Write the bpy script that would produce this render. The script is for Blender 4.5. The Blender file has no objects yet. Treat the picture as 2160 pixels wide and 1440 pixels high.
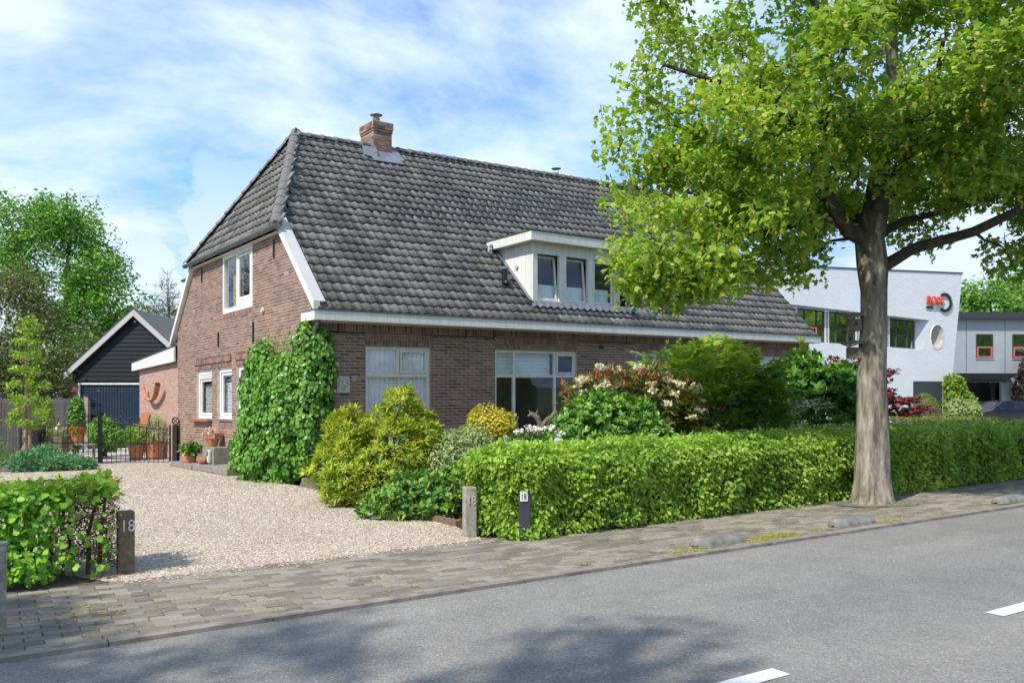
import bpy, math, random
import numpy as np
from mathutils import Vector, Matrix

# ---------------------------------------------------------------- site frame
# World axes: x runs along the house front, y runs back along the gable, origin at the
# front-left house corner.  W(X, Z) turns a site survey point (metres right / metres
# ahead of the tripod) into world x, y.  The site rises gently to the right (SLOPE).
AL = math.radians(37.5); CA, SA = math.cos(AL), math.sin(AL)
CAMX, CAMY, CAMZ = -6.4764, -14.4418, 1.43
SLOPE = 0.0184
def W(X, Z, z=0.0): return Vector((CAMX + X*CA + Z*SA, CAMY - X*SA + Z*CA, z))
def site_x(x, y): return (x-CAMX)*CA - (y-CAMY)*SA
RA = math.radians(31.5)
def RD(a, n, z=0.0):   # road frame: a metres along the kerb, n metres towards the house
    return W(-.77 + a*math.cos(RA) - n*math.sin(RA), 6.22 + a*math.sin(RA) + n*math.cos(RA), z)

scene = bpy.context.scene
COL = scene.collection
# ---------------------------------------------------------------- camera
cam_d = bpy.data.cameras.new('camera'); cam = bpy.data.objects.new('camera', cam_d); COL.objects.link(cam)
cam.location = (CAMX, CAMY, CAMZ); cam.rotation_euler = (math.radians(90), 0, -AL)
cam_d.sensor_width = 36; cam_d.lens = 1783/2160*36; cam_d.shift_y = 123/2160; cam_d.clip_end = 2000
scene.camera = cam
# ---------------------------------------------------------------- sun and sky
SUN_EL = math.radians(50); SUN_XY = Vector((-.98, -.20)).normalized()
to_sun = Vector((SUN_XY.x*math.cos(SUN_EL), SUN_XY.y*math.cos(SUN_EL), math.sin(SUN_EL)))
sun_d = bpy.data.lights.new('sun', 'SUN'); sun = bpy.data.objects.new('sun', sun_d); COL.objects.link(sun)
sun_d.energy = 2.4; sun_d.angle = math.radians(.8); sun_d.color = (1, .945, .85)
sun.rotation_euler = to_sun.to_track_quat('Z', 'Y').to_euler()
world = bpy.data.worlds.new('World'); scene.world = world; world.use_nodes = True
nt = world.node_tree; nt.nodes.clear()
def wn(t, **k):
    n = nt.nodes.new(t)
    for a, b in k.items(): setattr(n, a, b)
    return n
def wl(a, b): nt.links.new(a, b)
sky = wn('ShaderNodeTexSky', sky_type='NISHITA', sun_disc=False)
sky.sun_elevation = SUN_EL; sky.sun_rotation = math.atan2(to_sun.x, to_sun.y)
sky.air_density = 1.0; sky.dust_density = .1; sky.ozone_density = 2.2
tc = wn('ShaderNodeTexCoord'); sep = wn('ShaderNodeSeparateXYZ'); wl(tc.outputs['Generated'], sep.inputs[0])
def wmath(op, a, b=None):
    n = wn('ShaderNodeMath', operation=op)
    for i, v in enumerate((a, b)):
        if v is None: continue
        if isinstance(v, (int, float)): n.inputs[i].default_value = v
        else: wl(v, n.inputs[i])
    return n.outputs[0]
den = wmath('ADD', wmath('MAXIMUM', sep.outputs[2], 0.0), .22)
comb = wn('ShaderNodeCombineXYZ'); wl(wmath('DIVIDE', sep.outputs[0], den), comb.inputs[0]); wl(wmath('DIVIDE', sep.outputs[1], den), comb.inputs[1])
def wnoise(vec, scale, detail, rough, dist, off=(0,0,0)):
    mp = wn('ShaderNodeMapping'); mp.inputs['Location'].default_value = off; wl(vec, mp.inputs[0])
    n = wn('ShaderNodeTexNoise'); n.inputs['Scale'].default_value = scale; n.inputs['Detail'].default_value = detail
    n.inputs['Roughness'].default_value = rough; n.inputs['Distortion'].default_value = dist; wl(mp.outputs[0], n.inputs[0]); return n.outputs[0]
def wramp(fac, stops):
    r = wn('ShaderNodeValToRGB'); r.color_ramp.elements[0].position = stops[0][0]; r.color_ramp.elements[0].color = (*[stops[0][1]]*3, 1)
    r.color_ramp.elements[1].position = stops[1][0]; r.color_ramp.elements[1].color = (*[stops[1][1]]*3, 1)
    wl(fac, r.inputs[0]); return r.outputs[0]
veil = wramp(wnoise(comb.outputs[0], .95, 11, .62, .3, (-5, -3, 0)), ((.41, 0), (.585, .90)))
puff = wramp(wnoise(tc.outputs['Generated'], 4.2, 8, .55, .15, (2.3, 3.6, .2)), ((.478, 0), (.522, .97)))
low = wramp(sep.outputs[2], ((.10, 1), (.34, 0)))
cl = wmath('MAXIMUM', veil, wmath('MULTIPLY', puff, low))
tone = wn('ShaderNodeMix', data_type='RGBA'); wl(wnoise(comb.outputs[0], 1.3, 4, .5, 0, (7, 2, 0)), tone.inputs[0])
tone.inputs[6].default_value = (3.6, 4.5, 5.8, 1); tone.inputs[7].default_value = (5.1, 5.5, 6.0, 1)
boost = wn('ShaderNodeMix', data_type='RGBA', blend_type='MULTIPLY'); boost.inputs[0].default_value = 1
wl(sky.outputs[0], boost.inputs[6]); boost.inputs[7].default_value = (.66, .92, 1.18, 1)
cap = wn('ShaderNodeMix', data_type='RGBA', blend_type='DARKEN'); cap.inputs[0].default_value = 1; cap.inputs[7].default_value = (1.6, 2.9, 5.2, 1); wl(boost.outputs[2], cap.inputs[6])
mixc = wn('ShaderNodeMix', data_type='RGBA'); wl(cl, mixc.inputs[0]); wl(cap.outputs[2], mixc.inputs[6]); wl(tone.outputs[2], mixc.inputs[7])
bg = wn('ShaderNodeBackground'); bg.inputs[1].default_value = .10; wl(mixc.outputs[2], bg.inputs[0])
out = wn('ShaderNodeOutputWorld'); wl(bg.outputs[0], out.inputs[0])
vs = scene.view_settings; vs.view_transform = 'Standard'; vs.look = 'None'; vs.exposure = 1.12; vs.gamma = 1; vs.use_curve_mapping = False
scene.render.engine = 'CYCLES'
scene.cycles.max_bounces = 6; scene.cycles.diffuse_bounces = 3; scene.cycles.glossy_bounces = 3; scene.cycles.use_adaptive_sampling = True; scene.cycles.adaptive_threshold = .025; scene.cycles.transparent_max_bounces = 12; scene.cycles.use_denoising = True
scene.cycles.sample_clamp_indirect = 6

# ---------------------------------------------------------------- materials
MATS = {}
def new_mat(name):
    m = bpy.data.materials.new(name); m.use_nodes = True; m.node_tree.nodes.clear(); MATS[name] = m; return m, m.node_tree
class NT:
    def __init__(s, name):
        s.m, s.t = new_mat(name)
        s.out = s.t.nodes.new('ShaderNodeOutputMaterial')
    def n(s, typ, **k):
        n = s.t.nodes.new(typ)
        for a, b in k.items(): setattr(n, a, b)
        return n
    def l(s, a, b): s.t.links.new(a, b)
    def coord(s, kind='Object'): return s.n('ShaderNodeTexCoord').outputs[kind]
    def noise(s, vec, scale, detail=4, rough=.55, dist=0, kind='Fac'):
        n = s.n('ShaderNodeTexNoise'); n.inputs['Scale'].default_value = scale; n.inputs['Detail'].default_value = detail
        n.inputs['Roughness'].default_value = rough; n.inputs['Distortion'].default_value = dist
        if vec is not None: s.l(vec, n.inputs['Vector'])
        return n.outputs[0] if kind == 'Fac' else n.outputs[1]
    def ramp(s, fac, stops, interp='LINEAR'):
        r = s.n('ShaderNodeValToRGB'); r.color_ramp.interpolation = interp
        while len(r.color_ramp.elements) < len(stops): r.color_ramp.elements.new(.5)
        for e, (p, c) in zip(r.color_ramp.elements, stops):
            e.position = p; e.color = (*c, 1) if len(c) == 3 else c
        s.l(fac, r.inputs[0]); return r.outputs[0]
    def mix(s, fac, a, b, blend='MIX'):
        n = s.n('ShaderNodeMix', data_type='RGBA', blend_type=blend)
        for i, v in ((0, fac), (6, a), (7, b)):
            if isinstance(v, (int, float)): n.inputs[i].default_value = v
            elif isinstance(v, tuple): n.inputs[i].default_value = (*v, 1)
            else: s.l(v, n.inputs[i])
        return n.outputs[2]
    def math(s, op, a, b=0.0):
        n = s.n('ShaderNodeMath', operation=op)
        for i, v in enumerate((a, b)):
            if isinstance(v, (int, float)): n.inputs[i].default_value = v
            else: s.l(v, n.inputs[i])
        return n.outputs[0]
    def attr(s, name='tint'): return s.n('ShaderNodeAttribute', attribute_name=name).outputs['Fac']
    def bump(s, h, strength=.3, dist=.01):
        b = s.n('ShaderNodeBump'); b.inputs['Strength'].default_value = strength; b.inputs['Distance'].default_value = dist
        s.l(h, b.inputs['Height']); return b.outputs[0]
    def bsdf(s, col, rough=.7, normal=None, metal=0, spec=.5, coat=0):
        p = s.n('ShaderNodeBsdfPrincipled')
        if isinstance(col, tuple): p.inputs['Base Color'].default_value = (*col, 1)
        else: s.l(col, p.inputs['Base Color'])
        if isinstance(rough, (int, float)): p.inputs['Roughness'].default_value = rough
        else: s.l(rough, p.inputs['Roughness'])
        p.inputs['Metallic'].default_value = metal; p.inputs['Specular IOR Level'].default_value = spec
        p.inputs['Coat Weight'].default_value = coat
        if normal is not None: s.l(normal, p.inputs['Normal'])
        s.l(p.outputs[0], s.out.inputs[0]); return p
def simple(name, col, rough=.6, var=.15, scale=6, bump=.15, metal=0, spec=.5, coat=0, bscale=None):
    t = NT(name); c = t.coord()
    f = t.noise(c, scale, 5)
    d = tuple(max(0, x*(1-var)) for x in col); b = tuple(min(1, x*(1+var)) for x in col)
    colr = t.ramp(f, ((.3, d), (.7, b)))
    nrm = t.bump(t.noise(c, bscale or scale*8, 4), bump, .004) if bump else None
    t.bsdf(colr, rough, nrm, metal, spec, coat); return t.m
GAIN = {'sycamore_leaf': 2.4, 'hornbeam_leaf': 2.65, 'climber_leaf': 2.1, 'juniper_leaf': 2.3, 'pinnate_leaf': 2.0, 'light_tree_leaf': 1.9, 'copper_beech_leaf': 1.2, 'red_maple_leaf': 1.3, 'ginkgo_leaf': 1.5, 'photinia_leaf': 1.6, 'yellow_ball_leaf': 1.3, 'golden_shrub_leaf': 1.75, 'beech_leaf': 2.2}
def leafmat(name, stops, trans=.35, rough=.45, spec=.35, tcol=None):
    """stops: colours along the per-leaf 'tint' attribute"""
    g = GAIN.get(name, 1.75); stops = tuple((q, tuple(min(.85, x*(g if max(col) < .36 else 1.15)) for x in col)) for q, col in stops)
    t = NT(name); c = t.ramp(t.attr(), stops)
    p = t.n('ShaderNodeBsdfPrincipled'); t.l(c, p.inputs['Base Color']); p.inputs['Roughness'].default_value = rough
    p.inputs['Specular IOR Level'].default_value = spec
    tr = t.n('ShaderNodeBsdfTranslucent')
    t.l(t.mix(.75, c, tcol or (.9, 1.0, .25), 'MULTIPLY') if tcol is None else t.mix(1.0, c, tcol, 'MULTIPLY'), tr.inputs[0])
    mx = t.n('ShaderNodeMixShader'); mx.inputs[0].default_value = trans
    t.l(p.outputs[0], mx.inputs[1]); t.l(tr.outputs[0], mx.inputs[2]); t.l(mx.outputs[0], t.out.inputs[0]); return t.m
def tinted(name, stops, rough=.8, nscale=40, namt=.35, bump=.4, bdist=.004, spec=.4, extra=None):
    t = NT(name); c = t.coord(); base = t.ramp(t.attr(), stops)
    n = t.noise(c, nscale, 5, .6)
    col = t.mix(namt, base, t.ramp(n, ((.25, (.45,.45,.45)), (.75, (1.25,1.25,1.25)))), 'MULTIPLY')
    if extra: col = extra(t, c, col)
    t.bsdf(col, rough, t.bump(n, bump, bdist), spec=spec); return t.m

def lichen(t, c, col):
    f = t.noise(c, 5.5, 7, .72); f2 = t.noise(c, 23, 4, .6); big = t.noise(c, .55, 3)
    m = t.math('MULTIPLY', t.ramp(f2, ((.54, (0,0,0)), (.63, (1,1,1)))), t.ramp(big, ((.36, (0,0,0)), (.58, (1,1,1)))))
    col = t.mix(t.math('MULTIPLY', m, .8), col, (.36, .355, .33))
    moss = t.ramp(t.noise(c, 2.4, 8, .75), ((.56, (0,0,0)), (.68, (1,1,1))))
    return t.mix(t.math('MULTIPLY', moss, .75), col, (.13, .135, .045))
M_TILE = tinted('roof_tile_concrete', ((0,(.098,.094,.090)),(.5,(.145,.139,.132)),(1,(.225,.215,.20))), .82, 30, .45, .5, .004, extra=lichen)
M_BRICK = tinted('house_brick', ((0,(.145,.092,.078)),(.3,(.255,.148,.112)),(.65,(.34,.198,.146)),(.9,(.42,.258,.19)),(1,(.45,.32,.25))), .85, 35, .5, .6, .005)
M_PINK = tinted('pale_pink_brick', ((0,(.42,.24,.20)),(.5,(.50,.29,.24)),(1,(.56,.36,.30))), .85, 35, .3, .4, .004)
M_GBRICK = tinted('garage_brick', ((0,(.26,.10,.07)),(1,(.42,.19,.13))), .85, 35, .4, .5, .004)
M_MORTAR = simple('mortar', (.54,.49,.41), .95, .2, 10, .5, bscale=60)
M_MORTARP = simple('pale_mortar', (.55,.47,.40), .95, .15, 10, .5, bscale=60)
def paint(name, col, rough):
    t = NT(name); c = t.coord(); mp = t.n('ShaderNodeMapping'); mp.inputs['Scale'].default_value = (9, 9, .7); t.l(c, mp.inputs[0])
    runs = t.ramp(t.noise(mp.outputs[0], 1.6, 6, .65), ((.45,(1,1,1)),(.8,(.72,.70,.62)))); soft = t.ramp(t.noise(c, 2.2, 5), ((.3,(.93,.93,.91)),(.7,(1.03,1.03,1.03))))
    t.bsdf(t.mix(1., t.mix(.8, col, runs, 'MULTIPLY'), soft, 'MULTIPLY'), rough, t.bump(t.noise(mp.outputs[0], 9, 4), .12, .004)); return t.m
M_WHITE = paint('white_paint', (.80,.80,.77), .42)
M_CREAM = paint('cream_paint', (.76,.76,.69), .45)
M_LEAD = simple('lead_sheet', (.21,.225,.26), .5, .25, 9, .35, metal=.35)
M_ZINC = simple('zinc', (.25,.27,.28), .45, .2, 7, .1, metal=.6)
M_DARKMETAL = simple('black_iron', (.018,.019,.02), .42, .3, 20, .1)
M_CONC = simple('concrete', (.40,.38,.34), .9, .25, 5, .6, bscale=70)
M_STONE = simple('grey_stone', (.235,.22,.19), .9, .3, 12, .7, bscale=40)
M_TERRA = simple('terracotta', (.50,.20,.095), .8, .25, 14, .25)
M_CLAY = simple('clay_tile_red', (.36,.12,.07), .7, .2, 14, .2)
M_NAVY = simple('navy_door_paint', (.024,.042,.068), .75, .12, 5, .05, spec=.15)
M_BOARD = simple('tarred_board', (.007,.010,.013), .5, .35, 12, .3, spec=.3)
M_GREYFAS = simple('grey_fascia', (.52,.50,.50), .5, .06, 4, .05)
M_WOODG = simple('weathered_wood', (.33,.29,.245), .9, .35, 22, .5)
M_WOODB = simple('brown_hardwood', (.165,.12,.085), .85, .3, 18, .5)
M_BARKY = simple('young_bark', (.36,.25,.15), .85, .3, 25, .5)
M_TWIG = simple('twig', (.11,.075,.05), .9, .3, 30, .4)
M_DARK = simple('dark_interior', (.03,.03,.032), .9, .1, 2, 0)
M_ROOM = simple('room_plaster', (.36,.33,.28), .9, .1, 2, 0)
M_NET = simple('net_curtain', (.86,.87,.90), .9, .03, 8, 0)
M_OCHRE = simple('ochre_curtain', (.45,.32,.06), .9, .15, 8, 0)
M_BLIND = simple('blind_slats', (.72,.74,.76), .5, .04, 4, 0)
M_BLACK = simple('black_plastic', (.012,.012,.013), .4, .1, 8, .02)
M_RED = simple('red_paint', (.68,.07,.035), .45, .08, 4, .02)
M_CORAL = simple('coral_frame', (.66,.17,.12), .45, .06, 4, .02)
M_ANTH = simple('anthracite_frame', (.045,.052,.06), .4, .1, 4, .02)
M_GEAR = simple('gear_green', (.018,.030,.018), .5, .2, 6, .05)
M_CAST = simple('cast_plaster', (.58,.57,.50), .85, .12, 30, .4)
M_NUM = simple('aluminium_number', (.72,.72,.70), .35, .05, 8, .02, metal=.5)
M_PANEL = simple('aluminium_panel', (.50,.53,.58), .35, .06, 1.5, .02, metal=.35)
def glass(name, tint=(.94,.97,.96), base=.07):
    t = NT(name); lw = t.n('ShaderNodeLayerWeight'); lw.inputs[0].default_value = .5
    g = t.n('ShaderNodeBsdfGlossy'); g.inputs['Roughness'].default_value = .015
    wob = t.bump(t.noise(t.coord(), 1.6, 2), .05, .02); t.l(wob, g.inputs['Normal'])
    tr = t.n('ShaderNodeBsdfTransparent'); tr.inputs[0].default_value = (*tint, 1)
    fac = t.math('ADD', t.math('MULTIPLY', t.math('POWER', lw.outputs['Facing'], 3.0), .8), base)
    mx = t.n('ShaderNodeMixShader'); t.l(fac, mx.inputs[0]); t.l(tr.outputs[0], mx.inputs[1]); t.l(g.outputs[0], mx.inputs[2])
    t.l(mx.outputs[0], t.out.inputs[0]); return t.m
M_GLASS = glass('window_glass')
M_GLASSD = glass('tinted_glass', (.22,.26,.25))
# foliage
L = leafmat
M_SYC = L('sycamore_leaf', ((0,(.050,.10,.017)),(.35,(.088,.152,.022)),(.7,(.145,.215,.03)),(1,(.25,.295,.045))), .5)
M_BLOS = L('sycamore_blossom', ((0,(.30,.34,.06)),(1,(.46,.44,.09))), .4)
M_HORN = L('hornbeam_leaf', ((0,(.045,.095,.014)),(.4,(.10,.17,.022)),(.75,(.19,.262,.036)),(1,(.35,.40,.08))), .42)
M_BEECH = L('beech_leaf', ((0,(.07,.17,.02)),(.5,(.15,.28,.03)),(.85,(.28,.36,.045)),(1,(.36,.30,.06))), .38)
M_DRY = L('dry_leaf', ((0,(.10,.055,.03)),(1,(.24,.13,.06))), .2, .8, .1)
M_HYD = L('climber_leaf', ((0,(.035,.10,.016)),(.5,(.075,.165,.022)),(.85,(.12,.225,.03)),(1,(.22,.30,.05))), .28, .38)
M_PIER = L('golden_shrub_leaf', ((0,(.05,.12,.02)),(.3,(.17,.25,.025)),(.7,(.40,.45,.035)),(.93,(.58,.56,.07)),(1,(.52,.26,.08))), .28)
M_EUON = L('yellow_ball_leaf', ((0,(.30,.25,.02)),(.5,(.52,.44,.03)),(1,(.66,.58,.09))), .28)
M_VARI = L('variegated_leaf', ((0,(.07,.12,.045)),(.5,(.20,.26,.09)),(1,(.42,.44,.18))), .25)
M_RHOD = L('rhododendron_leaf', ((0,(.035,.09,.022)),(.6,(.08,.17,.03)),(1,(.20,.30,.05))), .22, .38)
M_VIB = L('glossy_green_leaf', ((0,(.035,.09,.02)),(.5,(.085,.18,.028)),(1,(.18,.30,.05))), .25, .32)
M_PHOT = L('photinia_leaf', ((0,(.05,.085,.02)),(.5,(.13,.14,.035)),(.75,(.26,.12,.055)),(1,(.34,.10,.065))), .25, .35)
M_CREAMF = L('cream_flower', ((0,(.55,.44,.27)),(1,(.74,.68,.52))), .25, .8, .1)
M_WHITEF = L('white_flower', ((0,(.72,.70,.58)),(.7,(.82,.81,.76)),(1,(.78,.55,.36))), .25, .8, .1, tcol=(1,.95,.85))
M_PINKF = L('pink_flower', ((0,(.70,.36,.34)),(1,(.80,.62,.58))), .25, .8, .1, tcol=(1,.9,.9))
M_REDF = L('red_flower', ((0,(.55,.05,.03)),(1,(.70,.12,.06))), .25, .8, .1, tcol=(1,.6,.5))
M_MAHO = L('pinnate_leaf', ((0,(.05,.105,.02)),(.5,(.11,.19,.028)),(.85,(.21,.29,.045)),(1,(.38,.22,.04))), .3, .38)
M_LAUR = L('laurel_leaf', ((0,(.035,.10,.02)),(.5,(.08,.19,.025)),(1,(.30,.37,.06))), .28, .3)
M_RMAP = L('red_maple_leaf', ((0,(.09,.018,.022)),(.6,(.17,.032,.036)),(1,(.27,.06,.05))), .3, tcol=(1,.35,.3))
M_YEW = L('clipped_hedge_leaf', ((0,(.05,.10,.025)),(.6,(.14,.17,.035)),(1,(.30,.25,.06))), .2)
M_COPP = L('copper_beech_leaf', ((0,(.02,.016,.014)),(.7,(.04,.028,.022)),(1,(.07,.06,.03))), .2, tcol=(1,.5,.4))
M_TREE1 = L('light_tree_leaf', ((0,(.06,.15,.022)),(.5,(.11,.23,.032)),(1,(.19,.31,.05))), .4)
M_TREE2 = L('olive_tree_leaf', ((0,(.035,.06,.02)),(.5,(.10,.125,.04)),(1,(.24,.22,.07))), .25, .33)
M_TREE3 = L('conifer_leaf', ((0,(.05,.085,.025)),(.5,(.14,.18,.04)),(1,(.27,.29,.07))), .25)
M_FART = L('far_tree_leaf', ((0,(.07,.16,.03)),(1,(.18,.30,.06))), .35)
M_GINK = L('ginkgo_leaf', ((0,(.20,.36,.03)),(1,(.38,.52,.07))), .45)
M_JUNI = L('juniper_leaf', ((0,(.035,.10,.05)),(1,(.10,.20,.085))), .2)
M_AGAV = L('agave_leaf', ((0,(.18,.24,.13)),(1,(.55,.52,.22))), .15)
M_GRASS = L('litter', ((0,(.26,.24,.04)),(.7,(.44,.40,.06)),(1,(.30,.20,.08))), .3, .9, .1)

def bark():
    t = NT('sycamore_bark'); c = t.coord()
    mp = t.n('ShaderNodeMapping'); mp.inputs['Scale'].default_value = (1, 1, .22); t.l(c, mp.inputs[0])
    n = t.noise(mp.outputs[0], 11, 8, .65, .4); pl = t.noise(mp.outputs[0], 4, 5, .6, .8)
    col = t.ramp(n, ((.36,(.075,.06,.045)),(.5,(.225,.19,.145)),(.66,(.40,.355,.285))))
    sp = t.n('ShaderNodeSeparateXYZ'); t.l(c, sp.inputs[0])
    up = t.ramp(t.math('MULTIPLY', sp.outputs[2], .2), ((.48,(0,0,0)),(.62,(1,1,1))))
    moss = t.math('MULTIPLY', up, t.ramp(pl, ((.42,(0,0,0)),(.52,(1,1,1)))))
    col = t.mix(t.math('MULTIPLY', moss, .8), col, (.045,.042,.028))
    vo = t.n('ShaderNodeTexVoronoi', feature='DISTANCE_TO_EDGE'); vo.inputs['Scale'].default_value = 11
    t.l(t.mix(.12, mp.outputs[0], t.noise(mp.outputs[0], 6, 3, kind='C')), vo.inputs['Vector'])
    crack = t.ramp(vo.outputs[0], ((0,(0,0,0)),(.12,(1,1,1))))
    h = t.math('ADD', t.math('MULTIPLY', n, .7), t.math('MULTIPLY', crack, .10))
    t.bsdf(col, .9, t.bump(h, .9, .03)); return t.m
M_BARK = bark()
M_BARKD = simple('mossy_dark_bark', (.055,.046,.032), .95, .5, 12, .8, bscale=30)
M_KLOG = simple('weathered_concrete', (.19,.182,.166), .92, .4, 9, .8, bscale=45)
M_KERB = simple('kerb_brick', (.23,.207,.178), .92, .35, 7, .7, bscale=50)
M_DRIFT = simple('driftwood', (.16,.125,.095), .9, .3, 20, .5)
def asphalt():
    t = NT('asphalt'); c = t.coord()
    vo = t.n('ShaderNodeTexVoronoi'); vo.inputs['Scale'].default_value = 95; t.l(c, vo.inputs['Vector'])
    fine = t.ramp(vo.outputs['Color'], ((.1,(.185,.176,.163)),(.6,(.25,.24,.225)),(.88,(.325,.31,.29)),(.98,(.47,.455,.43))))
    mp = t.n('ShaderNodeMapping', vector_type='TEXTURE'); mp.inputs['Rotation'].default_value = (0, 0, RA-AL); mp.inputs['Scale'].default_value = (9, 1, 1); t.l(c, mp.inputs[0])
    wear = t.noise(mp.outputs[0], 1.1, 5, .6); big = t.noise(c, .35, 4); mid = t.noise(c, 2.5, 6, .65)
    col = t.mix(.55, fine, t.ramp(wear, ((.3,(.68,.69,.71)),(.7,(1.22,1.2,1.16)))), 'MULTIPLY')
    col = t.mix(.45, col, t.ramp(big, ((.3,(.75,.75,.76)),(.7,(1.18,1.17,1.15)))), 'MULTIPLY')
    col = t.mix(.4, col, t.ramp(mid, ((.3,(.7,.7,.7)),(.7,(1.2,1.2,1.2)))), 'MULTIPLY')
    ck = t.n('ShaderNodeTexVoronoi', feature='DISTANCE_TO_EDGE'); ck.inputs['Scale'].default_value = .33
    t.l(t.mix(.10, c, t.noise(c, 3.5, 5, kind='C')), ck.inputs['Vector'])
    col = t.mix(t.math('MULTIPLY', t.ramp(ck.outputs[0], ((.002,(1,1,1)),(.006,(0,0,0)))), .10), col, (.06,.058,.055))
    t.bsdf(col, .85, t.bump(vo.outputs['Distance'], .7, .006), spec=.3); return t.m
M_ASPH = asphalt()
def gravelbed():
    t = NT('gravel_bed'); c = t.coord()
    vo = t.n('ShaderNodeTexVoronoi'); vo.inputs['Scale'].default_value = 36; t.l(c, vo.inputs['Vector'])
    col = t.ramp(vo.outputs['Color'], ((.1,(.29,.235,.18)),(.4,(.47,.395,.295)),(.7,(.57,.49,.38)),(.92,(.68,.63,.54))))
    ds = t.ramp(vo.outputs['Distance'], ((.35,(1,1,1)),(.75,(.45,.42,.38))))
    col = t.mix(.8, col, ds, 'MULTIPLY')
    inv = t.math('SUBTRACT', 1.0, vo.outputs['Distance'])
    t.bsdf(col, .9, t.bump(inv, 1.0, .02)); return t.m
M_GRAVB = gravelbed()
M_PEB = tinted('pebble', ((0,(.21,.175,.15)),(.25,(.40,.32,.235)),(.6,(.53,.43,.315)),(.85,(.63,.55,.43)),(1,(.74,.70,.63))), .75, 60, .3, .2, .002)
M_SOIL = simple('soil', (.10,.075,.052), .95, .45, 9, .9, bscale=35)
def groundmat():
    t = NT('ground_earth_grass'); c = t.coord(); f = t.noise(c, .35, 6)
    col = t.ramp(f, ((.35,(.10,.085,.06)),(.55,(.07,.11,.03)),(.75,(.10,.15,.04))))
    t.bsdf(col, .95, t.bump(t.noise(c, 12, 5), .6, .03)); return t.m
M_GROUND = groundmat()
def pav(t, c, col):
    m = t.ramp(t.noise(c, 1.1, 6, .65), ((.35,(.62,.62,.6)),(.7,(1.15,1.13,1.08))))
    return t.mix(.55, col, m, 'MULTIPLY')
M_PAVER = tinted('paving_brick', ((0,(.195,.17,.142)),(.5,(.26,.23,.192)),(1,(.335,.30,.25))), .88, 26, .4, .5, .004, extra=pav)
M_JOINT = simple('joint_sand', (.17,.15,.115), .95, .35, 14, .6, bscale=50)
def mark():
    t = NT('road_paint'); c = t.coord(); w = t.ramp(t.noise(c, 55, 4, .6), ((.30,(.35,.35,.35)),(.42,(.78,.78,.77))))
    t.bsdf(w, .6, t.bump(t.noise(c, 80, 3), .3, .003)); return t.m
M_MARK = mark()
def whitebrick(name, base, mortar, sx, sy):
    t = NT(name); uv = t.n('ShaderNodeUVMap', uv_map='uv').outputs[0]
    b = t.n('ShaderNodeTexBrick'); b.inputs['Scale'].default_value = 1; b.inputs['Brick Width'].default_value = sx; b.inputs['Row Height'].default_value = sy
    b.inputs['Mortar Size'].default_value = .013; b.inputs['Color1'].default_value = (*base, 1); b.inputs['Color2'].default_value = (*[x*.93 for x in base], 1); b.inputs['Mortar'].default_value = (*mortar, 1)
    t.l(uv, b.inputs[0]); n = t.noise(uv, .5, 5)
    col = t.mix(.35, b.outputs[0], t.ramp(n, ((.3,(.85,.86,.88)),(.7,(1.03,1.03,1.03)))), 'MULTIPLY')
    inv = t.math('SUBTRACT', 1.0, b.outputs[1])
    t.bsdf(col, .75, t.bump(inv, .8, .015)); return t.m
M_WBRICK = whitebrick('white_glazed_brick', (.78,.80,.83), (.63,.65,.68), .24, .115)
def carpaint(name, col):
    t = NT(name); p = t.bsdf(col, .3, None, .3, .5, 1.0); return t.m
M_CAR = carpaint('car_paint_charcoal', (.018,.021,.026)); M_CAR2 = carpaint('car_paint_black', (.012,.013,.016))
M_RIM = simple('alloy_rim', (.62,.63,.65), .3, .05, 6, .02, metal=.8)
M_RUBBER = simple('tyre_rubber', (.02,.02,.021), .8, .2, 20, .2)
M_LAMPG = simple('headlamp_lens', (.75,.78,.80), .12, .03, 6, 0)
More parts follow.
